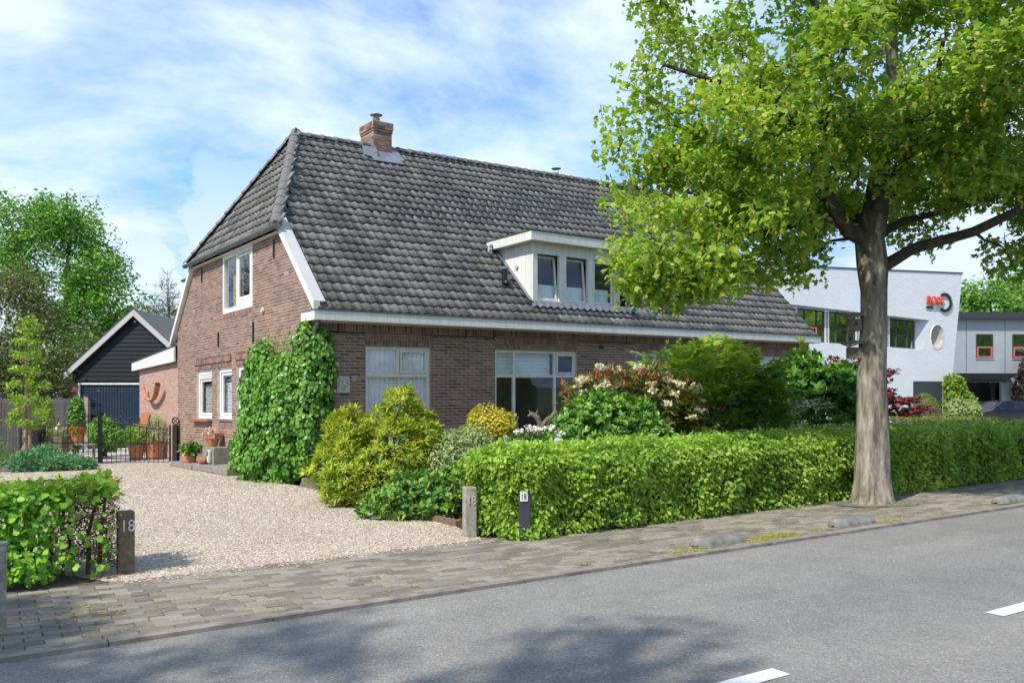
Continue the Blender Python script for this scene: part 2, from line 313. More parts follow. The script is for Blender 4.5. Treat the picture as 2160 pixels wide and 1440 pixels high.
# ---------------------------------------------------------------- mesh helpers
def link(o, parent=None):
    COL.objects.link(o)
    if parent is not None: o.parent = parent
    return o
class MB:
    """collects simple shapes; build() links them as one mesh object"""
    def __init__(s): s.v = []; s.f = []; s.t = []
    def add(s, vs, fs, tint=.5):
        k = len(s.v); s.v += [tuple(p) for p in vs]; s.f += [tuple(i+k for i in f) for f in fs]; s.t += [tint]*len(vs); return s
    def box(s, x0, x1, y0, y1, z0, z1, tint=.5, xf=None):
        vs = [(x0,y0,z0),(x1,y0,z0),(x1,y1,z0),(x0,y1,z0),(x0,y0,z1),(x1,y0,z1),(x1,y1,z1),(x0,y1,z1)]
        if xf: vs = [xf(*p) for p in vs]
        return s.add(vs, [(0,3,2,1),(4,5,6,7),(0,1,5,4),(1,2,6,5),(2,3,7,6),(3,0,4,7)], tint)
    def quad(s, a, b, c, d, tint=.5): return s.add([a,b,c,d], [(0,1,2,3)], tint)
    def poly(s, pts, z0, z1, tint=.5):
        n = len(pts); vs = [(p[0],p[1],z0) for p in pts]+[(p[0],p[1],z1) for p in pts]
        return s.add(vs, [tuple(range(n))[::-1], tuple(range(n,2*n))]+[(i,(i+1)%n,n+(i+1)%n,n+i) for i in range(n)], tint)
    def extr(s, pts, d, tint=.5):   # closed 3D outline pushed along vector d
        n = len(pts); d = Vector(d); vs = [Vector(p) for p in pts]+[Vector(p)+d for p in pts]
        return s.add(vs, [tuple(range(n)), tuple(range(2*n-1,n-1,-1))]+[((i+1)%n,i,n+i,n+(i+1)%n) for i in range(n)], tint)
    def tube(s, pts, rad, n=8, cap=True, tint=.5):
        pts = [Vector(p) for p in pts]
        if not hasattr(rad, '__len__'): rad = [rad]*len(pts)
        rings = []; prev = None
        for i, p in enumerate(pts):
            t = (pts[min(i+1,len(pts)-1)]-pts[max(i-1,0)])
            t = t.normalized() if t.length > 1e-9 else Vector((0,0,1))
            if prev is None:
                u = t.orthogonal().normalized()
            else:
                u = prev - t*prev.dot(t); u = u.normalized() if u.length > 1e-6 else t.orthogonal().normalized()
            prev = u; w = t.cross(u)
            rings.append([p+(u*math.cos(2*math.pi*k/n)+w*math.sin(2*math.pi*k/n))*rad[i] for k in range(n)])
        vs = [q for r in rings for q in r]; fs = []
        for i in range(len(rings)-1):
            for k in range(n): fs.append((i*n+k, i*n+(k+1)%n, (i+1)*n+(k+1)%n, (i+1)*n+k))
        if cap: fs.append(tuple(range(n))[::-1]); fs.append(tuple(range((len(rings)-1)*n, len(rings)*n)))
        return s.add(vs, fs, tint)
    def lathe(s, prof, n=20, c=(0,0,0), axis='Z', tint=.5):
        vs = []; fs = []
        for r, z in prof:
            for k in range(n):
                a = 2*math.pi*k/n
                p = (r*math.cos(a), r*math.sin(a), z)
                if axis == 'X': p = (p[2], p[0], p[1])
                if axis == 'Y': p = (p[0], p[2], p[1])
                vs.append((p[0]+c[0], p[1]+c[1], p[2]+c[2]))
        for i in range(len(prof)-1):
            for k in range(n): fs.append((i*n+k, i*n+(k+1)%n, (i+1)*n+(k+1)%n, (i+1)*n+k))
        return s.add(vs, fs, tint)
    def sphere(s, c, r, n=10, m=6, tint=.5):
        r = r if hasattr(r, '__len__') else (r,r,r)
        vs = [(c[0]+r[0]*math.sin(math.pi*i/m)*math.cos(2*math.pi*k/n), c[1]+r[1]*math.sin(math.pi*i/m)*math.sin(2*math.pi*k/n), c[2]+r[2]*math.cos(math.pi*i/m)) for i in range(m+1) for k in range(n)]
        return s.add(vs, [(i*n+k,(i+1)*n+k,(i+1)*n+(k+1)%n,i*n+(k+1)%n) for i in range(m) for k in range(n)], tint)
    def build(s, name, mat, parent=None, smooth=False, bevel=0, kind=None):
        me = bpy.data.meshes.new(name); me.from_pydata(s.v, [], s.f); me.materials.append(mat)
        at = me.attributes.new('tint', 'FLOAT', 'POINT'); at.data.foreach_set('value', np.array(s.t, np.float32))
        if smooth:
            me.polygons.foreach_set('use_smooth', [True]*len(me.polygons))
        me.update()
        o = bpy.data.objects.new(name, me); link(o, parent)
        if smooth:
            md = o.modifiers.new('edges', 'EDGE_SPLIT'); md.split_angle = math.radians(42)
        if bevel:
            md = o.modifiers.new('bevel', 'BEVEL'); md.width = bevel; md.segments = 2; md.limit_method = 'ANGLE'
        if kind: o['kind'] = kind
        return o
def tag(o, label, cat, group=None):
    o['label'] = label; o['category'] = cat
    if group: o['group'] = group
    return o
def empty(name, label, cat, loc=(0,0,0), rz=0, group=None):
    o = bpy.data.objects.new(name, None); link(o); o.location = loc; o.rotation_euler = (0,0,rz); o.empty_display_size = .2
    return tag(o, label, cat, group)
def structure(o): o['kind'] = 'structure'; return o
def np_mesh(name, V, Fq, tint, mat, parent=None, kind=None, smooth=False):
    """V (n,3) float, Fq (m,k) int faces of k corners, tint (n,)"""
    me = bpy.data.meshes.new(name); n = len(V); m, k = Fq.shape
    me.vertices.add(n); me.vertices.foreach_set('co', V.astype(np.float32).ravel())
    me.loops.add(m*k); me.loops.foreach_set('vertex_index', Fq.astype(np.int32).ravel())
    me.polygons.add(m); me.polygons.foreach_set('loop_start', np.arange(0, m*k, k, dtype=np.int32))
    try: me.polygons.foreach_set('loop_total', np.full(m, k, np.int32))
    except Exception: pass
    if smooth: me.polygons.foreach_set('use_smooth', np.ones(m, bool))
    at = me.attributes.new('tint', 'FLOAT', 'POINT'); at.data.foreach_set('value', tint.astype(np.float32))
    me.materials.append(mat); me.update(calc_edges=True); me.validate()
    o = bpy.data.objects.new(name, me); link(o, parent)
    if kind: o['kind'] = kind
    return o
def copy_tree(root, loc, rz=0, scale=None, label=None):
    c = root.copy(); COL.objects.link(c); c.location = loc; c.rotation_euler = (0,0,rz)
    if scale: c.scale = (scale,)*3
    if label: c['label'] = label
    for ch in list(root.children):
        d = ch.copy(); COL.objects.link(d); d.parent = c
        for g in list(ch.children):
            e = g.copy(); COL.objects.link(e); e.parent = d
    return c

# ---------------------------------------------------------------- leaves
def tm(vs, fs): return np.array(vs, float), np.array(fs, int)
OVAL = tm([(0,0,0),(-.22,.28,.05),(-.24,.62,.04),(0,1,-.06),(.24,.62,.04),(.22,.28,.05)], [(0,1,2,3),(0,3,4,5)])
LANCE = tm([(0,0,0),(-.11,.4,.03),(0,1,-.1),(.11,.4,.03)], [(0,1,2,3)])
STRAP = tm([(-.07,0,0),(.07,0,0),(.09,.5,.06),(-.09,.5,.06),(.02,1,-.04),(-.02,1,-.04)], [(0,1,2,3),(3,2,4,5)])
DIAM = tm([(0,0,0),(-.3,.5,.06),(0,1,0),(.3,.5,.06)], [(0,1,2,3)])
ROUND = tm([(0,0,0),(-.40,.30,.05),(-.34,.75,.03),(0,1,-.05),(.34,.75,.03),(.40,.30,.05)], [(0,1,2,3),(0,3,4,5)])
GINK = tm([(0,0,0),(-.5,.75,.05),(-.1,1,-.02),(.1,1,-.02),(.5,.75,.05)], [(0,1,2,2),(0,2,3,3),(0,3,4,4)])
PUFF = tm([(-.5,-.5,0),(.5,-.5,.12),(.5,.5,0),(-.5,.5,.12)], [(0,1,2,3)])
def maple():
    out = [(0,0),(.22,.10),(.48,.02),(.36,.26),(.62,.52),(.28,.52),(0,1.0)]
    pts = out + [(-x, y) for x, y in out[::-1][1:-1]]
    vs = [(0,.32,.05)] + [(x, y, -.10*abs(x)-.05*max(0,y-.5)) for x, y in pts]
    n = len(pts); fs = [(0, 1+i, 1+(i+1)%n, 1+(i+1)%n) for i in range(n)]
    return tm(vs, fs)
MAPLE = maple()
def leaves(name, T, P, D, U, S, tint, mat, parent, kind='stuff'):
    tv, tf = T; N = len(P)
    D = D/np.linalg.norm(D, axis=1, keepdims=True).clip(1e-6)
    Bv = np.cross(D, U); nb = np.linalg.norm(Bv, axis=1, keepdims=True); bad = (nb < 1e-3)[:,0]
    Bv[bad] = np.cross(D[bad], np.array([1.,.3,.1])); Bv /= np.linalg.norm(Bv, axis=1, keepdims=True).clip(1e-6)
    Nn = np.cross(Bv, D)
    V = P[:,None,:] + S[:,None,None]*(tv[None,:,0:1]*Bv[:,None,:] + tv[None,:,1:2]*D[:,None,:] + tv[None,:,2:3]*Nn[:,None,:])
    nv = len(tv); F = (tf[None] + (np.arange(N)*nv)[:,None,None]).reshape(-1, tf.shape[1])
    tri = tf.shape[1] == 4 and (tf[:,2] == tf[:,3]).all()
    if tri: F = F[:,:3]
    return np_mesh(name, V.reshape(-1,3), F, np.repeat(tint, nv), mat, parent, kind)
def rnd(rg, n): 
    v = rg.normal(size=(n,3)); return v/np.linalg.norm(v, axis=1, keepdims=True)
def wob(P, s=1.0, seed=0.):
    x, y, z = P[:,0]*s+seed, P[:,1]*s+seed*1.7, P[:,2]*s-seed
    return (np.sin(3.1*x+1.3*np.sin(2.3*y))+np.sin(2.7*y+1.1*np.sin(3.7*z))+np.sin(3.3*z+1.7*np.sin(2.9*x)))/3
def lobes_pts(rg, lobes, n, lo=.72, hi=1.0, bumpy=.12, bs=2.0, zmin=0.02):
    """points near the skin of a union of ellipsoids; returns P, outward normal, depth 0..1"""
    lobes = [(np.array(c, float), np.array(r if hasattr(r,'__len__') else (r,r,r), float)) for c, r in lobes]
    w = np.array([(r[0]*r[1]+r[1]*r[2]+r[0]*r[2]) for c, r in lobes]); w /= w.sum()
    Ps, Ns, Ds = [], [], []; need = n
    for _ in range(12):
        if need <= 0: break
        m = int(need*1.7)+20; li = rg.choice(len(lobes), m, p=w); d = rnd(rg, m)
        C = np.array([lobes[i][0] for i in li]); Rr = np.array([lobes[i][1] for i in li])
        f = lo + (hi-lo)*rg.random(m)**.6
        base = C + d*Rr; k = 1 + bumpy*wob(base, bs, 1.3)
        P = C + d*Rr*(f*k)[:,None]; Nn = d/Rr; Nn /= np.linalg.norm(Nn, axis=1, keepdims=True)
        ok = P[:,2] > zmin
        for j, (c, r) in enumerate(lobes):
            q = np.linalg.norm((P-c)/r, axis=1); ok &= ~((q < lo*.93) & (li != j))
        Ps.append(P[ok]); Ns.append(Nn[ok]); Ds.append(((f-lo)/(hi-lo+1e-9))[ok]); need -= ok.sum()
    return np.concatenate(Ps)[:n], np.concatenate(Ns)[:n], np.concatenate(Ds)[:n]
def whorls(rg, P, A, m, spread=.9, size=.1, jit=.25):
    """m leaves round each axis A at P"""
    n = len(P); A = A/np.linalg.norm(A, axis=1, keepdims=True)
    u = np.cross(A, np.array([.3,.2,1.])); u /= np.linalg.norm(u, axis=1, keepdims=True).clip(1e-6); w = np.cross(A, u)
    ph = (np.arange(m)[None]*2.4 + rg.random((n,1))*6.28)
    ring = np.cos(ph)[...,None]*u[:,None] + np.sin(ph)[...,None]*w[:,None]
    tilt = spread*(.55+.75*rg.random((n,m)))
    D = (A[:,None]*np.cos(tilt)[...,None] + ring*np.sin(tilt)[...,None]) + jit*rg.normal(size=(n,m,3))
    PP = np.repeat(P[:,None], m, 1) + ring*size*.08
    U = np.repeat(A[:,None], m, 1)
    return PP.reshape(-1,3), D.reshape(-1,3), U.reshape(-1,3)
def stems(rg, base, tips, r0=.02, r1=.006, n=5, sag=.1):
    mb = MB()
    for t in tips:
        b = Vector(base)+Vector((rg.normal()*.04, rg.normal()*.04, 0)); t = Vector(t)
        mid = b.lerp(t, .5)+Vector((rg.normal()*sag, rg.normal()*sag, abs(t.z-b.z)*.12))
        pts = [b, b.lerp(mid,.6)+Vector((0,0,.02)), mid, t.lerp(mid,.35), t]
        mb.tube(pts, [r0, r0*.85, r0*.6, r0*.4, r1], n, False)
    return mb
def shrub(name, label, X, Z, lobes, mat, n, size, T=OVAL, whorl=0, seed=1, cat='shrub', up=.5, lo=.62, bumpy=.14, bs=2.5, tint=(.15,.95), tpow=1.0, spread=.9, stemmat=None, tipcol=None, droop=0, toptint=.35):
    """lobes in metres round the base point, x = site right, y = site ahead"""
    rg = np.random.default_rng(seed); base = W(X, Z)
    root = empty(name, label, cat, base, -AL)
    P, N, dp = lobes_pts(rg, lobes, n, lo, 1.0, bumpy, bs)
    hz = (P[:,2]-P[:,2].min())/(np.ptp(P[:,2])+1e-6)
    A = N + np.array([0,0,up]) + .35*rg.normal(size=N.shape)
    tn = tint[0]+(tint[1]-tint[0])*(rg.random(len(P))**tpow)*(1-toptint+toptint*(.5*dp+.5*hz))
    if whorl:
        PP, D, U = whorls(rg, P, A, whorl, spread, size); tt = np.repeat(tn, whorl)+.12*rg.normal(size=len(PP))
    else:
        PP = P; U = A; D = np.cross(A, rnd(rg, len(P))) + .25*N + np.array([0,0,-droop]); tt = tn
    S = size*(.65+.6*rg.random(len(PP)))
    leaves('foliage', T, PP, D, U, S, np.clip(tt,0,1), mat, root)
    tips = [np.array(c)+np.array([0,0,.3*(r[2] if hasattr(r,'__len__') else r)]) for c, r in lobes for _ in range(3)]
    tips = [t+rg.normal(size=3)*.12 for t in tips]
    stems(rg, (0,0,-.02), [t for t in tips if t[2] > .05], .022, .007).build('stems', stemmat or M_TWIG, root, True)
    return root

def tree(name, label, loc, trunk, limbs, clumps, leafT, mat, per, size, seed=1, barkm=None, cat='tree', r0=.18, flat=.55, hor=.7, spread=1.0, tint=(0,1), group=None, twig=.012, extra=None, droop=0., bright=None):
    """trunk/limbs: lists of (point, radius) in metres from loc (x right, y ahead); clumps: (centre, radius)"""
    rg = np.random.default_rng(seed); root = empty(name, label, cat, loc, -AL, group)
    bm = barkm or M_BARK; lm = M_BARKD if bm is M_BARK else bm
    mt = MB(); pts = [p for p, r in trunk]; mt.tube(pts, [r for p, r in trunk], 18)
    mt.build('trunk', bm, root, True)
    nodes = [(np.array(p, float), r) for p, r in trunk[len(trunk)//2:]]
    for lb in limbs:
        m = MB(); ps = [p for p, r in lb]; m.tube(ps, [r for p, r in lb], 10); m.build('limb', lm, root, True)
        for (p, r), (q, r2) in zip(lb[:-1], lb[1:]):
            for t in (0,.33,.66): nodes.append((np.array(p)*(1-t)+np.array(q)*t, r*(1-t)+r2*t))
        nodes.append((np.array(lb[-1][0], float), lb[-1][1]))
    NP = np.array([p for p, r in nodes]); tw = MB()
    order = sorted(range(len(clumps)), key=lambda i: np.linalg.norm(NP-np.array(clumps[i][0]), axis=1).min())
    for i in order:
        c = np.array(clumps[i][0], float); d = np.linalg.norm(NP-c, axis=1) + .6*np.maximum(0, NP[:,2]-c[2])
        j = int(d.argmin()); p = NP[j]; r = min(nodes[j][1]*.55, .012+.022*np.linalg.norm(c-p))
        mid = (p+c)/2 + rg.normal(size=3)*.10*np.linalg.norm(c-p) + np.array([0,0,.08*np.linalg.norm(c-p)])
        a = p*.75+mid*.25 if True else p
        path = [p, (p+mid)/2, mid, (mid+c)/2+rg.normal(size=3)*.04, c]
        tw.tube([tuple(q) for q in path], [r, r*.85, r*.65, r*.45, twig*.6], 5, False)
        for q in path[1:]:
            NP = np.vstack([NP, q]); nodes.append((q, r*.5))
        for _ in range(4):
            e = c + rnd(rg,1)[0]*clumps[i][1]*np.array([.85,.85,.85*flat]); tw.tube([tuple(c), tuple((c+e)/2+rg.normal(size=3)*.04), tuple(e)], [twig*.7, twig*.5, twig*.25], 4, False)
    tw.build('branches', lm, root, True)
    Ps, Ts = [], []
    for c, r in clumps:
        m = max(3, int(per*(r**2)))
        q = rnd(rg, m)*(rg.random((m,1))**.45)*r; q[:,2] *= flat; Ps.append(np.array(c)+q)
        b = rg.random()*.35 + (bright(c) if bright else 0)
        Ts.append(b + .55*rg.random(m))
    P = np.concatenate(Ps); tt = np.concatenate(Ts)
    U = np.array([0,0,1.])*hor + (1-hor)*rnd(rg, len(P))*1.6 + .25*rg.normal(size=P.shape)
    D = rg.normal(size=P.shape); D[:,2] = D[:,2]*.35 - droop
    leaves('crown', leafT, P, D, U, size*(.6+.65*rg.random(len(P))), np.clip(tint[0]+(tint[1]-tint[0])*tt,0,1), mat, root)
    if extra: extra(root, rg, P)
    return root
def clump_cloud(rg, lobes, n, rmin, rmax, lo=.25, zmin=-9):
    P, N, d = lobes_pts(rg, lobes, n, lo, 1.0, .12, .9, zmin)
    return [(tuple(p), rmin+(rmax-rmin)*rg.random()) for p in P]
# ================================================================ THE SETTING
rng = random.Random(7)
def far_drop(X, Z):
    if X < 7: return 0
    t = min(1, max(0, (Z-22)/26)); return -.62*t*t*(3-2*t)*min(1, (X-7)/5)
def ground_sheet():
    xs = sorted(set([-600,-300,-150,-80]+list(range(-50,80,4))+[120,200,350,600])); zs = sorted(set([-300,-120,-60,-30,-12]+list(range(-4,90,4))+[110,160,260,450,900]))
    vs = [tuple(W(x, z, -.075+far_drop(x, z))) for z in zs for x in xs]; n = len(xs)
    fs = [(j*n+i, j*n+i+1, (j+1)*n+i+1, (j+1)*n+i) for j in range(len(zs)-1) for i in range(n-1)]
    return MB().add(vs, fs).build('ground', M_GROUND)
structure(ground_sheet())
def strip(a0, a1, n0, n1, z, step=2.0):
    mb = MB(); k = int((a1-a0)/step)+1
    for i in range(k):
        p, q = a0+(a1-a0)*i/k, a0+(a1-a0)*(i+1)/k
        mb.quad(RD(p,n0,z), RD(q,n0,z), RD(q,n1,z), RD(p,n1,z))
    return mb
structure(strip(-60, 110, -5.45, .06, -.022, 4).build('road', M_ASPH))
structure(strip(-60, 110, -9.5, -5.45, -.015, 4).build('verge', M_GROUND))
# each painted dash is a thing of its own
for k in range(-1, 5):
    a0 = -2.05+5.0*k
    o = MB().quad(RD(a0,-2.72,-.018), RD(a0+2.98,-2.72,-.018), RD(a0+2.98,-2.60,-.018), RD(a0,-2.60,-.018)).build('road_marking', M_MARK); structure(o)

# --- pavement: bedding sheet plus separate paving bricks
pavement = structure(strip(-14, 40, -.02, 1.95, -.016).build('pavement', M_JOINT))
def paver_meshes():
    out = []
    for k in range(6):
        mb = MB(); a, b, h, c = .1035, .0515, .05, .004
        vs = [(-a,-b,-h),(a,-b,-h),(a,b,-h),(-a,b,-h),(-a,-b,-c),(a,-b,-c),(a,b,-c),(-a,b,-c),(-a+c,-b+c,0),(a-c,-b+c,0),(a-c,b-c,0),(-a+c,b-c,0)]
        fs = [(0,1,5,4),(1,2,6,5),(2,3,7,6),(3,0,4,7),(4,5,9,8),(5,6,10,9),(6,7,11,10),(7,4,8,11),(8,9,10,11)]
        mb.add(vs, fs, k/5); out.append(mb)
    return out
PM = paver_meshes()
pv = []
kerb_rows = 17
for r in range(kerb_rows):
    n = .06+.053+r*.108
    for i in range(-24, 92):
        a = i*.212+(r%2)*.106 + rng.uniform(-.003,.003)
        pv.append((a, n+rng.uniform(-.003,.003), rng.uniform(-.005,.004), rng.gauss(0,.012)))
def pav_depth(p):
    q = RD(p[0], p[1]); X = site_x(q.x, q.y); Z = (q.x-CAMX)*SA+(q.y-CAMY)*CA
    vis = abs(X/Z) < .59 and Z > 4.3
    return Z if vis else 99
pv.sort(key=pav_depth)
rz = math.atan2((RD(1,0)-RD(0,0)).y, (RD(1,0)-RD(0,0)).x)
pme = None
pvm = []
for k, mb in enumerate(PM):
    me = bpy.data.meshes.new('paving_brick'); me.from_pydata(mb.v, [], mb.f); me.materials.append(M_PAVER)
    at = me.attributes.new('tint','FLOAT','POINT'); at.data.foreach_set('value', np.array(mb.t, np.float32)); pvm.append(me)
for a, n, dz, dr in pv[:300]:
    o = bpy.data.objects.new('paving_brick', pvm[rng.randrange(6)]); link(o, pavement)
    p = RD(a, n, dz); o.location = p; o.rotation_euler = (rng.gauss(0,.006), rng.gauss(0,.006), rz+dr)
rest = MB()
for a, n, dz, dr in pv[300:]:
    mb = PM[rng.randrange(6)]; p = RD(a, n, dz); R3 = Matrix.Rotation(rz+dr, 3, 'Z')
    rest.add([R3 @ Vector(v)+p for v in mb.v], mb.f, mb.t[0])
rest.build('paving_bricks', M_PAVER, pavement, kind='stuff')
# kerb strip between pavement and road, and the timber edge of the gravel
ks = MB()
for i in range(-9, 26):
    a = i*1.0; ks.add([*[RD(a+x, n, z) for z in (-.06,.006) for x, n in ((.004,-.05),(.996,-.05),(.996,.055),(.004,.055))]], [(0,1,5,4),(1,2,6,5),(2,3,7,6),(3,0,4,7),(4,5,6,7)], rng.random())
structure(ks.build('kerb', M_KERB))

tp = [W(4.69+.62*math.cos(t)*(1+.12*math.sin(3*t)), 11.02+.5*math.sin(t)*(1+.15*math.cos(2*t))) for t in [6.2832*i/24 for i in range(24)]]
structure(MB().add([(p.x,p.y,.009) for p in tp], [tuple(range(24))]).build('tree_pit', M_JOINT))
# --- gravel drive
drive_pts = [RD(-1.75,1.93), RD(1.72,1.88), W(-.62,9.62), W(-3.55,14.62), Vector((-.45,.35,0)), Vector((-.02,.4,0)), Vector((-.02,8.3,0)), W(-8.85,21.75), W(-12.9,21.9), W(-11.0,17.2), W(-9.4,13.2), W(-8.5,10.0), W(-6.2,8.6)]
structure(MB().add([(p.x,p.y,-.008) for p in drive_pts], [tuple(range(len(drive_pts)))]).build('gravel_driveway', M_GRAVB))
def inpoly(x, y, poly):
    c = np.zeros(len(x), bool); n = len(poly)
    for i in range(n):
        a, b = poly[i], poly[i-1]
        t = ((a.y > y) != (b.y > y)) & (x < (b.x-a.x)*(y-a.y)/(b.y-a.y+1e-12)+a.x); c ^= t
    return c
def gravel_stones():
    rg = np.random.default_rng(3)
    Zs = 7.0+15*rg.random(330000)**1.7; Xs = -12+13*rg.random(330000)
    keep = (rg.random(330000) < np.clip((9.5/Zs)**1.6, 0, 1)) & (np.abs(Xs/Zs) < .63)
    Xs, Zs = Xs[keep], Zs[keep]
    x = CAMX+Xs*CA+Zs*SA; y = CAMY-Xs*SA+Zs*CA
    m = inpoly(x, y, drive_pts); x, y, Zs = x[m], y[m], Zs[m]
    wr = wob(np.stack([x*.9+.5*y, y*.35-x*.2, 0*x],-1), 1.3, .6); kp = rg.random(len(x)) < np.clip(.85+.5*wr,.25,1); x, y, Zs = x[kp], y[kp], Zs[kp]
    sa_ = rg.uniform(-1.7,1.75,700); sn = 1.9-np.abs(rg.normal(0,.12,700)); sp = np.array([RD(p,q) for p, q in zip(sa_, sn)]); x = np.concatenate([sp[:,0],x]); y = np.concatenate([sp[:,1],y]); Zs = np.concatenate([np.full(700,8.),Zs]); zb = np.zeros(len(x)); zb[:700] = .010
    if len(x) > 62000: x, y, Zs, zb = x[:62000], y[:62000], Zs[:62000], zb[:62000]
    N = len(x); r = (.006+.008*rg.random(N)**1.4)*np.clip(Zs/9.5,1,1.5)
    oct_ = np.array([(1,0,0),(0,1,0),(-1,0,0),(0,-1,0),(0,0,.75)], float); tf = np.array([(0,1,4),(1,2,4),(2,3,4),(3,0,4)])
    ang = rg.random(N)*6.28; c, s = np.cos(ang), np.sin(ang); st = .7+.6*rg.random(N)
    ox = oct_[None,:,0]*st[:,None]; oy = oct_[None,:,1]/st[:,None]
    V = np.stack([x[:,None]+r[:,None]*(c[:,None]*ox-s[:,None]*oy), y[:,None]+r[:,None]*(s[:,None]*ox+c[:,None]*oy), -.008+zb[:,None]+.35*r[:,None]*(oct_[None,:,2]*2.4-.35+.3*rg.normal(size=(N,5)))+.003*rg.random((N,1))], -1)
    F = (tf[None]+(np.arange(N)*5)[:,None,None]).reshape(-1,3)
    o = np_mesh('gravel', V.reshape(-1,3), F, np.repeat(rg.random(N), 5), M_PEB, None, 'stuff', True)
    o['label'] = 'pale beige gravel stones covering the driveway'; o['category'] = 'gravel'
gravel_stones()
# planting beds (soil)
bed1 = [RD(1.72,1.88), RD(30,1.88), W(24,22), Vector((15.6,-.03,0)), Vector((-.05,-.03,0)), Vector((-.4,-.6,0)), W(-3.5,14.66), W(-.6,9.62)]
structure(MB().add([(p.x,p.y,-.012) for p in bed1], [tuple(range(len(bed1)))]).build('planting_bed', M_SOIL))
bed2 = [RD(-14,1.93), RD(-1.75,1.93), W(-6.2,8.6), W(-8.5,10.0), W(-9.4,13.2), W(-11.0,17.2), W(-12.9,21.9), W(-22,24), W(-24,10)]
structure(MB().add([(p.x,p.y,-.014) for p in bed2], [tuple(range(len(bed2)))]).build('planting_bed', M_SOIL))
yard = [W(-8.85,21.77), W(-8.7,21.9), Vector((.05,8.3,0)), Vector((.05,12.4,0)), W(-9.5,29.6), W(-16,29.6), W(-14.5,23), W(-12.9,21.9)]
structure(MB().add([(p.x,p.y,.004) for p in yard], [tuple(range(len(yard)))]).build('yard_paving', M_CONC))
park = [W(9,19), W(20,21), W(60,44), W(60,70), W(26,62), W(11,40)]
structure(MB().add([(p.x,p.y,-.055+far_drop(site_x(p.x,p.y), (p.x-CAMX)*SA+(p.y-CAMY)*CA)) for p in park], [tuple(range(len(park)))]).build('car_park', M_ASPH))

# ================================================================ THE HOUSE
HL, HD = 15.6, 8.26
house = empty('brick_house', 'brown brick semi-detached house with dark tiled half-hipped roof and white gutter boards', 'house')
front = lambda s, z, d: (s, d, z)
gable = lambda s, z, d: (d, s, z)
BH, BL = .0622, .2195
def zroof(y): return 3.12+(y+.35)*1.02
def wall_build(fmap, rows, tops, mortar, brickm, depth=.2):
    pass
def intervals(lo, hi, z, opens):
    iv = [(lo, hi)]
    for (a, b, c, d) in opens:
        if c-1e-6 < z < d+1e-6:
            nv = []
            for p, q in iv:
                if b <= p or a >= q: nv.append((p, q)); continue
                if a > p: nv.append((p, a))
                if b < q: nv.append((b, q))
            iv = nv
    return iv
def lay(z0, z1, lohi, opens, seed, bond=0):
    r = random.Random(seed); rows = []; bricks = []; i = 0
    n = int(round((z1-z0)/BH))
    for i in range(n):
        a, b = z0+i*BH, z0+(i+1)*BH; lo, hi = lohi((a+b)/2)
        if hi-lo < .05: continue
        off = (i%2)*BL/2 + (BL*.25 if i%4 >= 2 and bond else 0)
        for p, q in intervals(lo, hi, (a+b)/2, opens):
            rows.append((p, q, a, b))
            k = math.floor((p-off)/BL)
            s = off+k*BL
            while s < q:
                u, v = max(s, p), min(s+BL, q)
                if v-u > .03:
                    bricks.append((u+.005, v-.005, a+.006, b-.0065, r.random()*r.random()*.5+r.random()*.5))
                s += BL
    return rows, bricks
def wall(parent_name, fmap, z0, z1, lohi, opens, seed, soldiers=(), mort=M_MORTAR, bmat=M_BRICK, pick=None, bond=0, reveal=.11):
    rows, bricks = lay(z0, z1, lohi, opens+[o[:4] for o in soldiers], seed, bond)
    mb = MB()
    for p, q, a, b in rows: mb.quad(fmap(p,a,0), fmap(q,a,0), fmap(q,b,0), fmap(p,b,0))
    r = random.Random(seed+5)
    for s0, s1, c, d, proud in soldiers:
        mb.quad(fmap(s0,c,-proud), fmap(s1,c,-proud), fmap(s1,d,-proud), fmap(s0,d,-proud))
        if proud: mb.quad(fmap(s0,c,0), fmap(s1,c,0), fmap(s1,c,-proud), fmap(s0,c,-proud)); mb.quad(fmap(s0,d,0), fmap(s1,d,0), fmap(s1,d,-proud), fmap(s0,d,-proud))
    for (a, b, c, d) in opens:   # reveals
        for q in (((a,c),(a,d)), ((b,c),(b,d)), ((a,d),(b,d)), ((a,c),(b,c))):
            (s0,z0_),(s1,z1_) = q
            mb.quad(fmap(s0,z0_,0), fmap(s1,z1_,0), fmap(s1,z1_,reveal), fmap(s0,z0_,reveal))
    w = mb.build('wall', mort, house)
    rest = MB(); chosen = []
    if pick:
        full = [b for b in bricks if b[1]-b[0] > .2]; full.sort(key=pick); ids = set(id(b) for b in full[:300] if pick(b) < 1e8); 
    else: ids = set()
    for b in bricks:
        if id(b) in ids: chosen.append(b); continue
        dd = .0035+r.uniform(-.0015,.0015)
        rest.box(b[0], b[1], -dd, .004, b[2], b[3], b[4], lambda x, y, z: fmap(x, z, y))
    for s0, s1, c, d, proud in soldiers:
        s = s0
        wdt = .0622
        while s < s1-.02:
            e = min(s+wdt, s1); dd = proud+.004+r.uniform(-.002,.002)
            rest.box(s+.005, e-.004, -dd, .004-proud, c+.004, d-.004, r.random()*.75, lambda x, y, z: fmap(x, z, y)); s += wdt
    rest.build('bricks', bmat, w, kind='stuff')
    if chosen:
        ms = []
        for k in range(7):
            t = MB().box(-.1048, .1048, -.0045, .004, -.0248, .0248, k/6.5); me = bpy.data.meshes.new('brick'); me.from_pydata(t.v, [], t.f); me.materials.append(bmat)
            at = me.attributes.new('tint','FLOAT','POINT'); at.data.foreach_set('value', np.array(t.t, np.float32)); ms.append(me)
        for b in chosen:
            o = bpy.data.objects.new('brick', ms[min(6,int(b[4]*7))]); link(o, w)
            o.location = fmap((b[0]+b[1])/2, (b[2]+b[3])/2, r.uniform(-.002,.002))
            if fmap is gable: o.rotation_euler = (0,0,math.pi/2)
    return w
